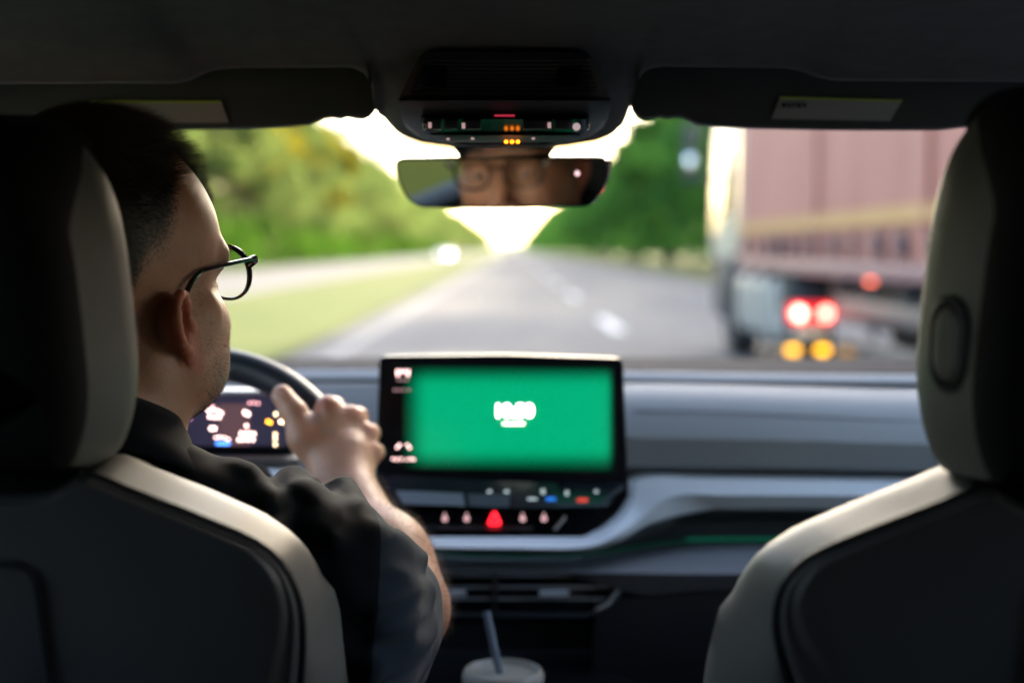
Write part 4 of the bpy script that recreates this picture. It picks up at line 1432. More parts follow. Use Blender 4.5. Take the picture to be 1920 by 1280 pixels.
def head_sdf(pw):
    p = (pw - H0.astype(np.float32)) @ HR.astype(np.float32)
    ax = np.abs(p[:, 0])
    pm = np.stack([ax, p[:, 1], p[:, 2]], 1)
    d = ell(p, (0, -0.014, 0.062), (0.080, 0.106, 0.102))
    d = smin(d, ell(p, (0, 0.034, 0.058), (0.070, 0.068, 0.070)), 0.03)
    d = smin(d, ell(p, (0, 0.030, -0.025), (0.060, 0.060, 0.066)), 0.03)
    d = smin(d, cone(pm, (0.054, 0.006, -0.038), (0.018, 0.074, -0.066), 0.0205, 0.0205), 0.03)
    d = smin(d, cone(pm, (0.059, 0.006, -0.01), (0.055, 0.008, -0.048), 0.019, 0.019), 0.03)
    d = smin(d, ell(pm, (0.046, 0.038, -0.038), (0.022, 0.034, 0.030)), 0.03)
    d = smin(d, ell(p, (0, 0.082, -0.072), (0.019, 0.016, 0.016)), 0.02)
    d = smin(d, cone(pm, (0.063, 0.036, 0.0), (0.043, 0.068, -0.010), 0.0150, 0.0175), 0.02)
    d = smin(d, cone(pm, (0.0590, 0.070, 0.043), (0.008, 0.093, 0.044), 0.0095, 0.0115), 0.014)
    d = smax(d, -ell(pm, (0.033, 0.104, 0.015), (0.019, 0.017, 0.014)), 0.016)
    d = smin(d, ell(pm, (0.033, 0.0775, 0.015), (0.0150, 0.0148, 0.0140)), 0.004)
    d = smax(d, -ell(pm, (0.033, 0.094, 0.0145), (0.0125, 0.012, 0.0042)), 0.002)
    d = smin(d, cone(p, (0, 0.092, 0.026), (0, 0.115, -0.020), 0.0075, 0.0115), 0.016)
    d = smin(d, ell(pm, (0.0125, 0.100, -0.027), (0.0085, 0.011, 0.008)), 0.008)
    d = smin(d, cone(pm, (0, 0.0885, -0.051), (0.020, 0.079, -0.054), 0.0075, 0.005), 0.008)
    d = smin(d, cone(pm, (0, 0.0885, -0.060), (0.018, 0.079, -0.059), 0.0075, 0.005), 0.008)
    # neck
    nb = (NB - H0) @ HR
    d = smin(d, cone(p, (0, -0.030, -0.035), tuple(nb), 0.056, 0.064), 0.035)
    d = smin(d, cone(p, (0.058, -0.030, -0.030), tuple(nb + np.array([0.030, 0.055, 0.0])), 0.013, 0.012), 0.02)
    d = smin(d, cone(p, (-0.058, -0.030, -0.030), tuple(nb + np.array([-0.010, 0.06, 0.0])), 0.013, 0.012), 0.02)
    d = smin(d, cone(p, (0, 0.035, -0.075), tuple(nb + np.array([0.0, 0.045, 0.02])), 0.026, 0.028), 0.03)
    # ears
    e0 = np.array([0.0775, -0.004, 0.002], np.float32)
    u = nrm((0.06, -0.20, 0.98))
    v = nrm((0.37, -0.93, 0.0))
    v = nrm(v - u * (v @ u))
    n = np.cross(v, u)
    if n[0] < 0:
        n = -n
    fr = np.stack([v, u, n], 1).astype(np.float32)
    q = (pm - e0) @ fr * np.float32(1 / 0.90)                       # columns: outward-back, up, lateral-front
    near = np.linalg.norm(q - np.array([0.012, 0.0, 0], np.float32), axis=1) < 0.062
    if near.any():
        qq = q[near]
        s = ell(qq, (0.014, 0.002, 0.0), (0.017, 0.026, 0.0030))
        hx = [(0.002, 0.006, 0.002), (0.001, 0.017, 0.003), (0.006, 0.0265, 0.004), (0.015, 0.0305, 0.004), (0.0245, 0.027, 0.003), (0.0305, 0.018, 0.0025), (0.0315, 0.007, 0.0025), (0.028, -0.005, 0.002), (0.021, -0.015, 0.001), (0.0135, -0.022, 0.001)]
        hx = [np.array(q_) for q_ in hx]
        for a, b in zip(hx[:-1], hx[1:]):
            s = smin(s, cone(qq, a + np.array([0, 0, 0.0022]), b + np.array([0, 0, 0.0022]), 0.0040, 0.0040), 0.0025)
        ah = [(0.010, 0.019, 0.001), (0.0185, 0.014, 0.0025), (0.0225, 0.005, 0.003), (0.020, -0.006, 0.002), (0.013, -0.013, 0.001)]
        for a, b in zip(ah[:-1], ah[1:]):
            s = smin(s, cone(qq, a, b, 0.0026, 0.0026), 0.003)
        s = smin(s, ell(qq, (0.0085, -0.0255, 0.0015), (0.0085, 0.0085, 0.0050)), 0.006)
        s = smin(s, ell(qq, (0.012, 0.0, -0.008), (0.015, 0.020, 0.009)), 0.006)
        s = smax(s, -ell(qq, (0.0100, -0.001, 0.0045), (0.0095, 0.0135, 0.0100)), 0.003)
        s = smin(s, ell(qq, (-0.001, -0.004, 0.004), (0.0045, 0.0065, 0.0055)), 0.004)
        s = smin(s, ell(qq, (0.007, -0.0155, 0.002), (0.004, 0.004, 0.003)), 0.004)
        d2 = d[near]
        d[near] = smin(d2, s, 0.0055)
    return d


KN = [P(615, 766, 1.490), P(659, 784, 1.497), P(683, 815, 1.494), P(693, 851, 1.484)]


def hand_sdf(p):
    W = WR
    d = cone(p, W, W + (KN[1] - W) * 0.35, 0.0275, 0.0265)
    rk = (0.0130, 0.0128, 0.0122, 0.0114)
    for k, r_ in zip(KN, rk):
        s0 = W + (k - W) * 0.25
        d = smin(d, cone(p, s0, k, 0.0185, r_), 0.010)
    for a, b in zip(KN[:-1], KN[1:]):
        d = smin(d, cone(p, W + (a - W) * 0.85 + np.array([0, 0.006, 0]), W + (b - W) * 0.85 + np.array([0, 0.006, 0]), 0.0115, 0.011), 0.010)
    for k in KN:
        d = smin(d, ell(p, tuple(k + np.array([0.0, -0.004, 0.002])), (0.0075, 0.0075, 0.0075)), 0.008)
    # fingers: over the far side of the rim and back in
    for i, k in enumerate(KN):
        r_ = (0.0104, 0.0104, 0.0100, 0.0090)[i]
        rad = nrm(np.array([WC[0], 0, WC[2]]) - np.array([k[0], 0, k[2]]))        # towards the hub
        p1 = k + np.array([0, 0.034, 0]) - rad * 0.004 + np.array([0, 0, -0.004])
        p2 = p1 + np.array([0, 0.018, 0]) + rad * 0.026
        p3 = p2 + rad * 0.018 + np.array([0, -0.010, 0])
        d = smin(d, cone(p, k, p1, r_ * 1.08, r_), 0.007)
        d = smin(d, cone(p, p1, p2, r_, r_ * 0.94), 0.003)
        d = smin(d, cone(p, p2, p3, r_ * 0.94, r_ * 0.82), 0.003)
    # thumb
    t0, t1, t2, t3 = W + np.array([-0.012, 0.012, 0.006]), P(572, 822, 1.470), P(551, 773, 1.482), P(529, 741, 1.492)
    d = smin(d, cone(p, t0, t1, 0.0205, 0.0170), 0.016)
    d = smin(d, cone(p, t1, t2, 0.0158, 0.0132), 0.010)
    d = smin(d, cone(p, t2, t3, 0.0136, 0.0112), 0.004)
    d = smin(d, cone(p, P(590, 815, 1.482), P(632, 795, 1.492), 0.0105, 0.0115), 0.018)
    return d


def arm_sdf(p):
    d = cone(p, SR_, EL, 0.046, 0.043)
    d = smin(d, cone(p, EL, WR, 0.0415, 0.0290), 0.02)
    m = EL + (WR - EL) * 0.3
    d = smin(d, ell(p, tuple(m + np.array([0.006, 0, 0.0])), (0.043, 0.05, 0.05)), 0.03)
    return smin(d, hand_sdf(p), 0.016)


def body_sdf(p):
    d = np.full(len(p), 1.0, np.float32)
    R0 = (SR_ + EL) / 2
    for side in (0, 1):
        q = p if side == 0 else np.stack([np.float32(MIRX) - p[:, 0], p[:, 1], p[:, 2]], 1)
        m = (q[:, 0] > -0.34) & (q[:, 2] < 1.19)
        if m.any():
            d[m] = np.minimum(d[m], arm_sdf(q[m]))
    m = p[:, 2] > 1.0
    if m.any():
        d[m] = smin(d[m], head_sdf(p[m]), 0.02)
    t = cone(p, tuple(SR_), tuple(NB + np.array([0.0, 0.0, -0.03])), 0.048, 0.055)
    t = np.minimum(t, cone(p, tuple(mirx(SR_)), tuple(NB + np.array([0.0, 0.0, -0.03])), 0.048, 0.055))
    return smin(d, t, 0.03)


person = thing("person", "man in a dark short-sleeved shirt driving, right hand on the steering wheel", "person", (-0.335, 1.35, 0.58))
bv, bq, bn = nets(body_sdf, (-0.66, 0.90, 0.86), (0.02, 1.62, 1.47), 0.0021)
loc = (bv - H0) @ HR                                    # head-local coordinates
nl = bn @ HR


def sst(x, a, b):
    t = np.clip((x - a) / (b - a), 0, 1)
    return t * t * (3 - 2 * t)


def hair_cover(l):
    """how much a point of the scalp is covered: 0 skin ... 1 full hair"""
    x, y, z = np.abs(l[:, 0]), l[:, 1], l[:, 2]
    front = 0.094 - 0.014 * sst(x, 0.02, 0.05)            # hairline height on the forehead
    top = sst(z, front + 0.0, front + 0.012)
    sd = 0.046 + 0.074 * sst(y, -0.030, 0.046)            # lower limit of the fade along the side
    sd = np.where(y < -0.030, 0.046 - 0.085 * sst(-y, 0.030, 0.085), sd)
    fade = sst(z, sd - 0.012, sd + 0.052)
    isface = sst(y, 0.060, 0.072)
    return fade * (1 - isface) + top * isface


def beard_cover(l):
    x, y, z = np.abs(l[:, 0]), l[:, 1], l[:, 2]
    b = sst(y, -0.004, 0.030) * (1 - sst(z, -0.040, -0.004)) * sst(z, -0.125, -0.10)
    b *= 1 - 0.9 * sst(y, 0.085, 0.098) * sst(z, -0.075, -0.06)
    burn = sst(y, 0.0, 0.008) * (1 - sst(y, 0.020, 0.032)) * sst(z, -0.03, -0.02) * (1 - sst(z, 0.03, 0.05))
    return np.clip(b + 0.55 * burn, 0, 1)


ishead = (bv[:, 2] > 1.10) & (np.linalg.norm(loc - [0, 0, 0.01], axis=1) < 0.165)
hc = np.where(ishead, hair_cover(loc), 0)
bc = np.where(ishead, beard_cover(loc), 0)
ears_ = np.where(ishead, sst(np.abs(loc[:, 0]), 0.0765, 0.084) * sst(-loc[:, 1], -0.012, -0.002) * sst(loc[:, 2], -0.045, -0.035) * (1 - sst(loc[:, 2], 0.04, 0.05)), 0)
hc *= 1 - ears_

M_skin = mat("skin", (0.58, 0.34, 0.24), 0.46, sss=0.35)
n_, l_ = M_skin.node_tree.nodes, M_skin.node_tree.links
b_ = n_["Principled BSDF"]
a1 = n_.new("ShaderNodeAttribute")
a1.attribute_name = "cover"
sx_ = n_.new("ShaderNodeSeparateXYZ")
l_.new(a1.outputs["Vector"], sx_.inputs[0])
tc_ = n_.new("ShaderNodeTexCoord")
nz = n_.new("ShaderNodeTexNoise")
nz.inputs["Scale"].default_value = 26
nz.inputs["Detail"].default_value = 8
l_.new(tc_.outputs["Object"], nz.inputs["Vector"])
r1 = n_.new("ShaderNodeValToRGB")
r1.color_ramp.elements[0].position, r1.color_ramp.elements[1].position = 0.3, 0.72
r1.color_ramp.elements[0].color, r1.color_ramp.elements[1].color = (0.44, 0.20, 0.118, 1), (0.58, 0.31, 0.195, 1)
l_.new(nz.outputs[0], r1.inputs[0])


def mixc(fac, a, colb):
    m = n_.new("ShaderNodeMix")
    m.data_type = "RGBA"
    l_.new(fac, m.inputs[0])
    l_.new(a, m.inputs[6])
    m.inputs[7].default_value = (*colb, 1)
    return m.outputs[2]


c1 = mixc(sx_.outputs[2], r1.outputs[0], (0.62, 0.15, 0.09))        # light glowing through the ears, painted in as red; also knuckle blush
def speckle(val, scale, amp, lo, hi):
    t = n_.new("ShaderNodeTexNoise")
    t.inputs["Scale"].default_value = scale
    t.inputs["Detail"].default_value = 4
    l_.new(tc_.outputs["Object"], t.inputs["Vector"])
    ma = n_.new("ShaderNodeMath")
    ma.operation = "MULTIPLY_ADD"
    l_.new(t.outputs[0], ma.inputs[0])
    ma.inputs[1].default_value = amp
    l_.new(val, ma.inputs[2])
    mr = n_.new("ShaderNodeMapRange")
    mr.interpolation_type = "SMOOTHSTEP"
    l_.new(ma.outputs[0], mr.inputs["Value"])
    mr.inputs["From Min"].default_value = amp * 0.5 + lo
    mr.inputs["From Max"].default_value = amp * 0.5 + hi
    return mr.outputs[0]


c2 = mixc(speckle(sx_.outputs[1], 700, 0.9, 0.25, 0.95), c1, (0.20, 0.115, 0.085))      # shaved beard shadow
c3 = mixc(speckle(sx_.outputs[0], 420, 0.8, 0.15, 0.75), c2, (0.018, 0.012, 0.009))     # hair roots
l_.new(c3, b_.inputs["Base Color"])
vz = n_.new("ShaderNodeTexVoronoi")
vz.inputs["Scale"].default_value = 900
l_.new(tc_.outputs["Object"], vz.inputs["Vector"])
n2 = n_.new("ShaderNodeTexNoise")
n2.inputs["Scale"].default_value = 160
n2.inputs["Detail"].default_value = 5
l_.new(tc_.outputs["Object"], n2.inputs["Vector"])
ad = n_.new("ShaderNodeMath")
ad.operation = "ADD"
l_.new(vz.outputs[0], ad.inputs[0])
l_.new(n2.outputs[0], ad.inputs[1])
bp = n_.new("ShaderNodeBump")
bp.inputs["Strength"].default_value = 0.35
bp.inputs["Distance"].default_value = 0.0006
l_.new(ad.outputs[0], bp.inputs["Height"])
l_.new(bp.outputs[0], b_.inputs["Normal"])

for k in KN:
    for kk_ in (k, mirx(k)):
        ears_ = np.maximum(ears_, 0.75 * np.exp(-np.sum((bv - kk_ - [0, -0.006, 0.004]) ** 2, 1) / 0.011 ** 2))
body = mk("body", bv, bq, M_skin, person)
at = body.data.attributes.new("cover", "FLOAT_VECTOR", "POINT")
at.data.foreach_set("vector", np.stack([hc * 0.97, np.clip(bc * 0.6, 0, 1), ears_ * 0.6], 1).astype(np.float32).ravel())


def strands(name, roots, dirs, length, rad, m, parent, curl=None, segs=3):
    """tapered three-sided strands; all vectorised"""
    n = len(roots)
    g = nrm((0.3, 0.5, 0.8))
    side = np.cross(dirs, g)
    side /= np.linalg.norm(side, axis=1)[:, None] + 1e-9
    s2 = np.cross(dirs, side)
    bend = curl if curl is not None else np.zeros_like(dirs)
    length = np.broadcast_to(length, (n,))
    rings = []
    for i in range(segs):
        t = i / segs
        c_ = roots + dirs * (length * t)[:, None] + bend * (length * t * t)[:, None]
        r_ = rad * (1 - 0.75 * t)
        for k in range(3):
            a = 2 * math.pi * k / 3
            rings.append(c_ + side * (r_ * math.cos(a)) + s2 * (r_ * math.sin(a)))
    rings.append(roots + dirs * length[:, None] + bend * length[:, None])
    V = np.stack(rings, 1)
    per = V.shape[1]
    f = []
    for i in range(segs - 1):
        for k in range(3):
            a, b = i * 3 + k, i * 3 + (k + 1) % 3
            f += [(a, b, b + 3), (a, b + 3, a + 3)]
    for k in range(3):
        f.append(((segs - 1) * 3 + k, (segs - 1) * 3 + (k + 1) % 3, per - 1))
    f = np.array(f)
    Fc = (np.arange(n)[:, None, None] * per + f[None]).reshape(-1, 3)
    me = bpy.data.meshes.new(name)
    V = V.reshape(-1, 3)
    me.vertices.add(len(V))
    me.vertices.foreach_set("co", V.astype(np.float32).ravel())
    me.loops.add(len(Fc) * 3)
    me.loops.foreach_set("vertex_index", Fc.astype(np.int32).ravel())
    me.polygons.add(len(Fc))
    me.polygons.foreach_set("loop_start", np.arange(0, len(Fc) * 3, 3, dtype=np.int32))
    me.update(calc_edges=True)
    me.validate()
    me.materials.append(m)
    o = bpy.data.objects.new(name, me)
    C.objects.link(o)
    o.parent = parent
    return o


def scatter(weight, n):
    w_ = weight / weight.sum()
    i = rng.choice(len(bv), n, p=w_)
    j = rng.normal(0, 0.0011, (n, 3))
    j -= bn[i] * np.sum(j * bn[i], 1)[:, None]
    return bv[i] + j, bn[i], i


M_hair = mat("dark_hair", (0.055, 0.032, 0.019), 0.4, spec=0.35)
M_stub = mat("stubble_hair", (0.075, 0.045, 0.028), 0.5)
M_fuzz = mat("arm_hair", (0.20, 0.11, 0.06), 0.5)
# hair on the head
ro, no, ii = scatter(np.where(hc > 0.06, hc ** 1.3, 0), 38000)
lo_ = loc[ii]
topness = sst(lo_[:, 2], 0.092, 0.132)
Ln = 0.0016 + 0.0045 * hc[ii] ** 2 + (0.019 + 0.003 * sst(lo_[:, 1], 0.0, 0.07)) * topness * rng.uniform(0.75, 1.15, len(ii))
fw = HR @ np.array([0.25, 0.85, 0.0])
dirs = no + fw * (0.2 + 1.25 * topness)[:, None] + np.array([0, 0, -0.45]) * (1 - topness)[:, None] + rng.normal(0, 0.11, no.shape)
dirs /= np.linalg.norm(dirs, axis=1)[:, None]
curl = fw * (0.5 * topness)[:, None] + np.array([0, 0, -0.22]) * topness[:, None] + rng.normal(0, 0.09, no.shape)
strands("hair", ro - no * 0.0006, dirs, Ln, 0.000115, M_hair, person, curl, 4)
# stubble
ro, no, ii = scatter(np.where(bc > 0.05, bc, 0), 9000)
dirs = no + np.array([0, 0, -0.6]) + rng.normal(0, 0.2, no.shape)
dirs /= np.linalg.norm(dirs, axis=1)[:, None]
strands("stubble", ro, dirs, rng.uniform(0.0009, 0.0026, len(ro)), 0.00011, M_stub, person, None, 2)
# eyebrows
eb = np.where(ishead & (np.abs(np.abs(loc[:, 0]) - 0.033) < 0.026), np.exp(-((loc[:, 2] - (0.043 + 0.1 * (np.abs(loc[:, 0]) - 0.02) * (np.abs(loc[:, 0]) < 0.045))) / 0.0032) ** 2) * (loc[:, 1] > 0.05), 0)
eb[eb < 0.1] = 0
ro, no, ii = scatter(eb, 1400)
outw = np.sign(loc[ii, 0])[:, None] * (HR @ np.array([1.0, -0.3, 0.25]))
dirs = no * 0.7 + outw + rng.normal(0, 0.2, no.shape)
dirs /= np.linalg.norm(dirs, axis=1)[:, None]
strands("eyebrow", ro, dirs, rng.uniform(0.004, 0.008, len(ro)), 0.00012, M_hair, person, None, 2)
# forearm hair
fa = np.where((bv[:, 2] < 1.075) & (bv[:, 0] > -0.30), 1.0, 0)
tt = ((bv - EL) @ (WR - EL)) / ((WR - EL) @ (WR - EL))
fa *= (tt > -0.25) & (tt < 0.93)
fa *= (np.linalg.norm(bv - SR_, axis=1) > 0.15)
if fa.sum() > 10:
    ro, no, ii = scatter(fa, 4500)
    dn = nrm(WR - EL)
    dirs = no * 0.55 + dn * 0.5 + np.array([0.1, 0, -0.5]) + rng.normal(0, 0.28, no.shape)
    dirs /= np.linalg.norm(dirs, axis=1)[:, None]
    strands("arm_hair", ro, dirs, rng.uniform(0.008, 0.019, len(ro)), 0.00008, M_fuzz, person, dirs * 0 - no * 0.25, 3)

# thumbnail
tn0, tn1 = P(551, 773, 1.482), P(529, 741, 1.492)
nc = tn0 + (tn1 - tn0) * 0.86 + np.array([-0.0025, -0.0098, 0.0015])
nu_ = nrm(tn1 - tn0)
nn_ = nrm(np.array([-0.25, -0.95, 0.1]) - nu_ * (np.array([-0.25, -0.95, 0.1]) @ nu_))
MB().box(nc, (0.0105, 0.0016, 0.0135), 0.0022, Matrix([np.cross(-nn_, nu_).tolist(), (-nn_).tolist(), nu_.tolist()]).transposed(), seg=3).build("nail", mat("nail", (0.68, 0.40, 0.31), 0.3), person)

# eyes
M_eye = mat("eye_white", (0.5, 0.46, 0.44), 0.2)
M_iris = mat("iris", (0.06, 0.05, 0.03), 0.1)
for sx in (-1, 1):
    c0 = hw((sx * 0.033, 0.0770, 0.015))
    f_ = HR @ np.array([0.02, 1.0, 0.0])
    V, Fc = [], []
    bm = bmesh.new()
    bmesh.ops.create_uvsphere(bm, u_segments=20, v_segments=12, radius=0.0122)
    mb = MB().add([Vector(c0) + v.co for v in bm.verts], [[v.index for v in f.verts] for f in bm.faces])
    bm.free()
    ey = mb.build("eye", M_eye, person)
    MB().tube([c0 + f_ * 0.0109, c0 + f_ * 0.0117, c0 + f_ * 0.01215], [0.0056, 0.0045, 0.002], 16).build("iris", M_iris, ey)

# ---------------------------------------------------------------- shirt
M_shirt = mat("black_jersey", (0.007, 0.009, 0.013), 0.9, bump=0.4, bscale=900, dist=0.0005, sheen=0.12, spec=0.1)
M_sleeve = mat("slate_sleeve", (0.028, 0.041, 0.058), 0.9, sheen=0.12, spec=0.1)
n_, l_ = M_sleeve.node_tree.nodes, M_sleeve.node_tree.links
wv = n_.new("ShaderNodeTexWave")
wv.inputs["Scale"].default_value = 260
wv.inputs["Distortion"].default_value = 0.6
wv.bands_direction = "DIAGONAL"
tc_ = n_.new("ShaderNodeTexCoord")
l_.new(tc_.outputs["Object"], wv.inputs["Vector"])
bp = n_.new("ShaderNodeBump")
bp.inputs["Strength"].default_value = 0.35
bp.inputs["Distance"].default_value = 0.0006
l_.new(wv.outputs[0], bp.inputs["Height"])
l_.new(bp.outputs[0], n_["Principled BSDF"].inputs["Normal"])

HEM = SR_ + (EL - SR_) * 0.60
AX = nrm(EL - SR_)


def folds(p, lst):
    d = np.full(len(p), 1.0, np.float32)
    for a, b, r_ in lst:
        d = np.minimum(d, cone(p, a, b, r_, r_ * 0.7))
    return d


def fsin(p, ax_, fr, amp, ph):
    return amp * np.sin(p @ np.array(ax_, np.float32) * fr + ph)


CREASE = [(480, 888, 590, 955, 13, 0.0055), (606, 893, 660, 968, 12, 0.0065), (668, 905, 698, 1000, 11, 0.0050), (535, 893, 606, 930, 24, -0.0045), (632, 898, 684, 952, 22, -0.0045),
          (455, 872, 520, 935, 20, -0.0035), (560, 960, 690, 1010, 16, 0.003), (690, 1172, 800, 1098, 16, -0.0055), (690, 1196, 800, 1120, 12, 0.0045), (684, 1228, 805, 1150, 16, -0.005),
          (684, 1250, 800, 1176, 12, 0.0045), (676, 1290, 800, 1205, 18, -0.005), (735, 1000, 800, 1050, 20, -0.006), (720, 1040, 800, 1085, 14, 0.005), (600, 1010, 640, 1200, 26, 0.004),
          (560, 1060, 600, 1280, 22, -0.004), (690, 1080, 770, 1078, 14, -0.003), (380, 860, 470, 905, 14, 0.004), (340, 845, 450, 868, 14, -0.003)]


def crease(q):
    px = 960 + q[:, 0] / q[:, 1] * 2667
    py = 468 + (1.30 - q[:, 2]) / q[:, 1] * 2667
    o = np.zeros(len(q), np.float32)
    for x0, y0, x1, y1, w_, a_ in CREASE:
        L = math.hypot(x1 - x0, y1 - y0)
        ux, uy = (x1 - x0) / L, (y1 - y0) / L
        al = (px - x0) * ux + (py - y0) * uy
        ac = -(px - x0) * uy + (py - y0) * ux + 6 * np.sin(al / 19.0)
        o += a_ * (0.15 if a_ > 0 else 0.5) * np.exp(-(ac / w_) ** 2) * np.exp(-(np.maximum(0, np.abs(al - L / 2) - L * 0.36) / (L * 0.16)) ** 2)
    return o * (q[:, 1] < 1.25)


def shirt_core(q):
    t = ell(q, (-0.335, 1.12, 0.93), (0.19, 0.118, 0.22))
    t = smin(t, ell(q, (-0.335, 1.20, 0.70), (0.175, 0.135, 0.22)), 0.08)
    t = smin(t, cone(q, tuple(NB + np.array([0, 0, -0.028])), tuple(SR_ + np.array([-0.02, 0, -0.004])), 0.068, 0.072), 0.03)
    t = smin(t, cone(q, tuple(NB + np.array([0, 0, -0.028])), tuple(mirx(SR_)), 0.068, 0.072), 0.03)
    return t


def sleeve_core(q):
    e = SR_ + (EL - SR_) * 0.66
    s = cone(q, tuple(SR_), tuple(e), 0.070, 0.056)
    s = smin(s, cone(q, tuple(SR_ + np.array([0.004, 0.02, -0.06])), tuple(e + np.array([0.0, -0.01, -0.04])), 0.058, 0.046), 0.05)
    return s


FOLD = [(P(440, 885, 1.09), P(500, 960, 1.04), 0.006), (P(545, 912, 1.13), P(600, 1010, 1.03), 0.015),
        (P(640, 925, 1.15), P(680, 1010, 1.06), 0.014), (P(585, 912, 1.14), P(520, 990, 1.02), 0.006), (P(665, 925, 1.15), P(620, 1010, 1.02), 0.005)]
FOLD2 = [(P(700, 1010, 1.05), P(790, 1045, 1.12), 0.007), (P(690, 1170, 1.03), P(795, 1110, 1.12), 0.007), (P(695, 1250, 1.02), P(800, 1175, 1.12), 0.009), (P(715, 1300, 1.03), P(790, 1240, 1.12), 0.008)]


def shirt_sdf(p):
    d = shirt_core(p)
    for side in (0, 1):
        q = p if side == 0 else np.stack([np.float32(MIRX) - p[:, 0], p[:, 1], p[:, 2]], 1)
        s = sleeve_core(q)
        s = smin(s, folds(q, FOLD2), 0.016)
        cut = (q - HEM.astype(np.float32)) @ AX.astype(np.float32)
        s = smax(s, cut, 0.004)
        inner = cone(q, tuple(SR_ + (EL - SR_) * 0.40), tuple(EL), 0.046, 0.056)
        s = smax(s, -inner, 0.003)
        d = smin(d, s, 0.03)
        d = smin(d, folds(q, FOLD), 0.022)
        d = d + crease(q)
    d = d + fsin(p, (0.5, 0.3, 1), 95, 0.0016, 0.4) * np.sin(p[:, 0] * 47 + p[:, 2] * 31) + fsin(p, (1, -0.6, 0.2), 140, 0.0011, 1.0) * np.sin(p[:, 2] * 60)
    # neck opening
    d = smax(d, -cone(p, tuple(NB + np.array([0.004, 0.0, -0.03])), tuple(hw((0, -0.03, -0.03))), 0.064, 0.064), 0.004)
    return d


sv, sq, sn = nets(shirt_sdf, (-0.72, 0.93, 0.55), (0.05, 1.42, 1.20), 0.0034)
bm = bmesh.new()
tmp = bpy.data.meshes.new("tmp")
tmp.from_pydata(sv.tolist(), [], sq.tolist())
bm.from_mesh(tmp)
SEAM_N = nrm((0.93, 0.22, -0.12))
SEAM_O = SR_ + np.array([0.030, 0, 0])
for mir_ in (False, True):
    pn, po = SEAM_N.copy(), SEAM_O.copy()
    if mir_:
        pn[0] = -pn[0]
        po = mirx(po)
    bmesh.ops.bisect_plane(bm, geom=bm.verts[:] + bm.edges[:] + bm.faces[:], plane_co=Vector(po), plane_no=Vector(pn))
bm.verts.index_update()
sv = np.array([v.co for v in bm.verts])
sq = [[v.index for v in f.verts] for f in bm.faces]
ctr = np.array([f.calc_center_median() for f in bm.faces])
bm.free()
bpy.data.meshes.remove(tmp)


def is_sleeve(c_):
    r = np.zeros(len(c_), bool)
    for side in (0, 1):
        q = c_ if side == 0 else np.stack([MIRX - c_[:, 0], c_[:, 1], c_[:, 2]], 1)
        # seam: a plane through the armhole
        r |= (q - SEAM_O) @ SEAM_N > 0
    return r


slv = is_sleeve(ctr)
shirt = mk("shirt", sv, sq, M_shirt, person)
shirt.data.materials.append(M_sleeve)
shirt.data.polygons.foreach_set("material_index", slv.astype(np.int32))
shirt.data.update()

# collar: a standing, folded band round the neck
nkc = NB + np.array([0, 0, -0.007]) + (H0 + HR @ np.array([0, -0.03, -0.035]) - NB) * 0.15
nax = nrm(hw((0, -0.03, -0.035)) - NB)
cu_ = nrm(np.cross((0, 1, 0), nax))
cv_ = np.cross(nax, cu_)
rows_ = [(0.074, -0.035), (0.0715, -0.015), (0.069, 0.005), (0.0665, 0.020), (0.0685, 0.0245), (0.0720, 0.023), (0.0770, 0.012), (0.0840, -0.010), (0.0930, -0.030), (0.0910, -0.033), (0.080, -0.014)]
mb = MB()
nA = 72
V, Fc = [], []
for r_, z in rows_:
    for k in range(nA):
        a = R(-60 + 300 * k / (nA - 1)) + math.pi          # open at the throat
        zz = z + 0.006 * math.cos(a + 1.6) + 0.002 * math.sin(3 * a) - (0.012 * max(0, math.sin(a)))
        rr = r_ * (1 + 0.012 * math.sin(5 * a + z * 60))
        V.append(nkc + (cu_ * math.cos(a) * 0.98 + cv_ * math.sin(a) * 1.02) * rr + nax * zz)
for i in range(len(rows_)):
    j = (i + 1) % len(rows_)
    for k in range(nA - 1):
        Fc.append((i * nA + k, i * nA + k + 1, j * nA + k + 1, j * nA + k))
mk("collar", V, Fc, M_shirt, person)

# seams of the armhole and the sleeve hem are narrow raised cords on the cloth
def cord(name, plane_o, plane_n, sel, m):
    pass


# trousers and shoes, mostly hidden by the seat and the dashboard
def legs(p):
    d = np.full(len(p), 1.0, np.float32)
    for sx in (-0.095, 0.095):
        hip, kn, an = (-0.335 + sx, 1.22, 0.72), (-0.335 + sx * 1.5, 1.66, 0.80), (-0.335 + sx * 1.1, 2.02, 0.44)
        d = smin(d, cone(p, hip, kn, 0.092, 0.066), 0.05)
        d = smin(d, cone(p, kn, an, 0.066, 0.048), 0.03)
    return smin(d, ell(p, (-0.335, 1.18, 0.72), (0.18, 0.14, 0.11)), 0.06)


tv, tq, tn = nets(legs, (-0.62, 1.0, 0.36), (-0.05, 2.12, 0.92), 0.010)
mk("trousers", tv, tq, mat("dark_trousers", (0.02, 0.022, 0.03), 0.9), person)


def shoe(p):
    d = np.full(len(p), 1.0, np.float32)
    for sx in (-0.105, 0.105):
        a = np.array((-0.335 + sx, 2.03, 0.40))
        d = np.minimum(d, smin(ell(p, tuple(a), (0.042, 0.06, 0.05)), ell(p, tuple(a + np.array([0, 0.10, -0.02])), (0.046, 0.10, 0.035)), 0.04))
    return d


tv, tq, tn = nets(shoe, (-0.6, 1.9, 0.30), (-0.1, 2.3, 0.48), 0.010)
mk("shoes", tv, tq, mat("black_shoes", (0.015, 0.015, 0.016), 0.5), person)
root_shift(person)

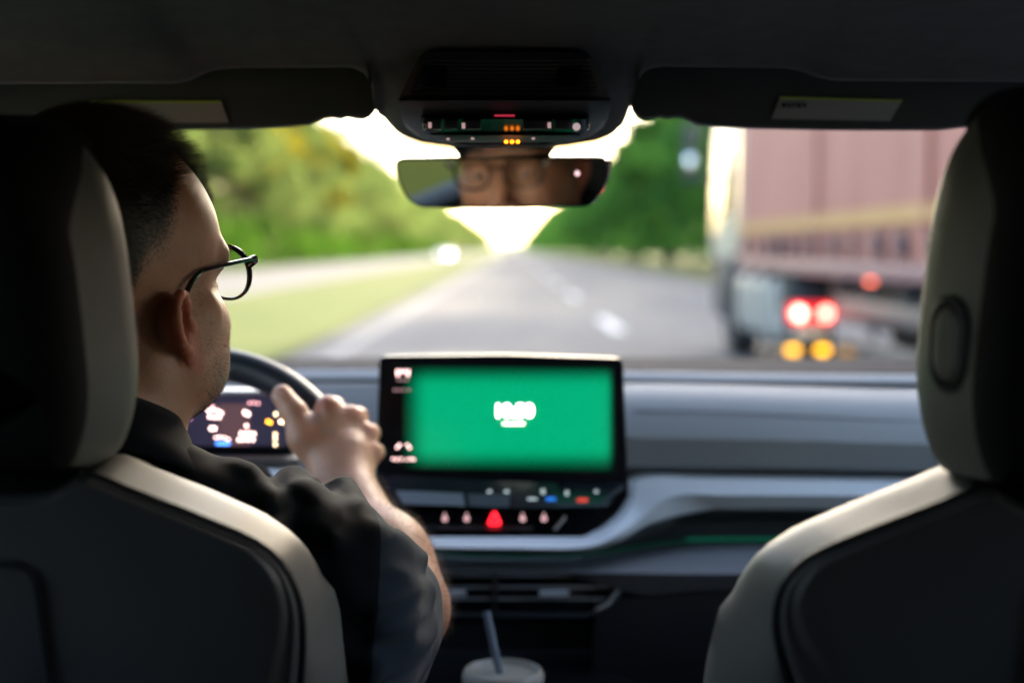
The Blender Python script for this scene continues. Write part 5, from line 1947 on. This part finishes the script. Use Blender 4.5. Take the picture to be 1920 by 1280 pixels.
# ---------------------------------------------------------------- eyeglasses
gl_ = thing("eyeglasses", "thin dark round-framed eyeglasses on the driver's face", "eyeglasses", tuple(hw((0, 0.105, 0.01))))
M_gfr = mat("tortoise_frame", (0.012, 0.008, 0.007), 0.18)
M_gtm = mat("temple_acetate", (0.035, 0.018, 0.015), 0.15)
M_lens = M_clear
for sx in (-1, 1):
    lc = np.array([sx * 0.0360, 0.1115, 0.022])
    dirx = nrm((1, -0.16 * sx, 0))
    lu = np.array(dirx)
    lvv = nrm((0, 0.06, 1.0))
    pts = []
    for k in range(48):
        a = 2 * math.pi * k / 48
        ex = abs(math.cos(a)) ** 0.92 * np.sign(math.cos(a)) * 0.0272
        ez = abs(math.sin(a)) ** 0.92 * np.sign(math.sin(a)) * 0.0225
        pts.append(hw(lc + lu * ex + lvv * ez))
    fr_n = HR @ np.cross(lu, lvv)
    MB().tube(pts, [0.0013 + 0.0013 * (0.5 + 0.5 * math.cos(2 * math.pi * k / 48 - (0.45 if sx > 0 else math.pi - 0.45))) ** 3 for k in range(48)], 8, True).build("rim", M_gfr, gl_)
    cpt = hw(lc)
    lv = [cpt + fr_n * 0.0012] + pts
    mk("lens", lv, [(0, 1 + k, 1 + (k + 1) % 48) for k in range(48)], M_lens, gl_)
    hin = lc + lu * sx * 0.0272 + lvv * 0.0085
    h2 = np.array([sx * 0.0745, 0.100, 0.036])
    MB().tube([hw(hin + np.array([0, 0, -0.002])), hw((hin + h2) / 2 + np.array([sx * 0.002, 0.002, 0])), hw(h2), hw(h2 + np.array([0, -0.006, 0]))], [0.0026, 0.0030, 0.0030, 0.0026], 8).build("hinge", M_gfr, gl_)
    tp_ = [h2 + np.array([0, 0.001, 0]), np.array([sx * 0.0785, 0.065, 0.0375]), np.array([sx * 0.0815, 0.032, 0.0385]), np.array([sx * 0.0825, 0.014, 0.0375]), np.array([sx * 0.0825, 0.002, 0.030]), np.array([sx * 0.081, -0.012, 0.014]), np.array([sx * 0.078, -0.020, -0.002])]
    tp_ = resample(tp_, 24)
    MB().tube([hw(q) for q in tp_], 0.0024, 8, flat=0.8).build("temple", M_gtm, gl_)
MB().tube([hw(q) for q in ((-0.0125, 0.1155, 0.026), (-0.006, 0.118, 0.030), (0.006, 0.118, 0.030), (0.0125, 0.1155, 0.026))], 0.0014, 8).build("bridge", M_gfr, gl_)
root_shift(gl_)

# ---------------------------------------------------------------- rear-view mirror, turned to the driver's eyes
MC = P(940, 343, 1.52)
TGT = hw((0.0, 0.10, 0.006))
nm = nrm(nrm(np.array([0, 0, CAM_H]) - MC) + nrm(TGT - MC))
mu = nrm(np.cross(nm, (0, 0, 1)))
if mu[0] < 0:
    mu = -mu
mv = np.cross(mu, nm)
if mv[2] < 0:
    mv = -mv
# outline that reads 404 x 95 px from the back seat
def mirror_uv(px, py):
    """where the ray through a photo pixel meets the mirror plane"""
    o_ = np.array([0, 0, CAM_H])
    d_ = nrm(P(px, py, 1.0) - o_)
    t = ((MC - o_) @ nm) / (d_ @ nm)
    h_ = o_ + d_ * t - MC
    return h_ @ mu, h_ @ mv


mo = rpoly([(740, 302), (752, 296), (940, 294), (1130, 294), (1142, 304), (1139, 330), (1128, 360), (1104, 388), (940, 391), (790, 390), (764, 376), (746, 340)], 14, 4)
mo = np.array([mirror_uv(*q) for q in mo])
if 0.5 * np.sum(mo[:, 0] * np.roll(mo[:, 1], -1) - np.roll(mo[:, 0], -1) * mo[:, 1]) < 0:
    mo = mo[::-1]
mb = MB()
ringloft(mb, mo, [(0.03, -0.034), (0.016, -0.032), (0.004, -0.022), (0.0, -0.01), (0.0, -0.001), (0.0012, 0.0005), (0.0022, 0.0)], MC, mu, mv, nm)
rvm = mb.build("rear_view_mirror", M_gloss, car)
M_mir = mat("mirror_silver", (0.27, 0.28, 0.27), 0.01, metal=1.0)
mi = inset(mo, 0.0026)
mk("mirror_glass", [MC + a * mu + b * mv + nm * 0.0007 for a, b in mi], [tuple(range(len(mi)))], M_mir, rvm, smooth=False)
a_, b2_ = mirror_uv(1083, 325)
c0 = MC + a_ * mu + b2_ * mv
MB().cyl(c0 + nm * 0.0008, c0 + nm * 0.0016, 0.0026, 14).build("mirror_indicator", emat("mirror_icon", (1.0, 0.62, 0.66), 0.22), rvm)


# ---------------------------------------------------------------- keep to thing > part > sub-part
root_shift(car)
for o in list(bpy.data.objects):
    p1 = o.parent
    if p1 and p1.parent and p1.parent.parent:
        o.parent = p1.parent
        o.matrix_parent_inverse = Matrix.Identity(4)
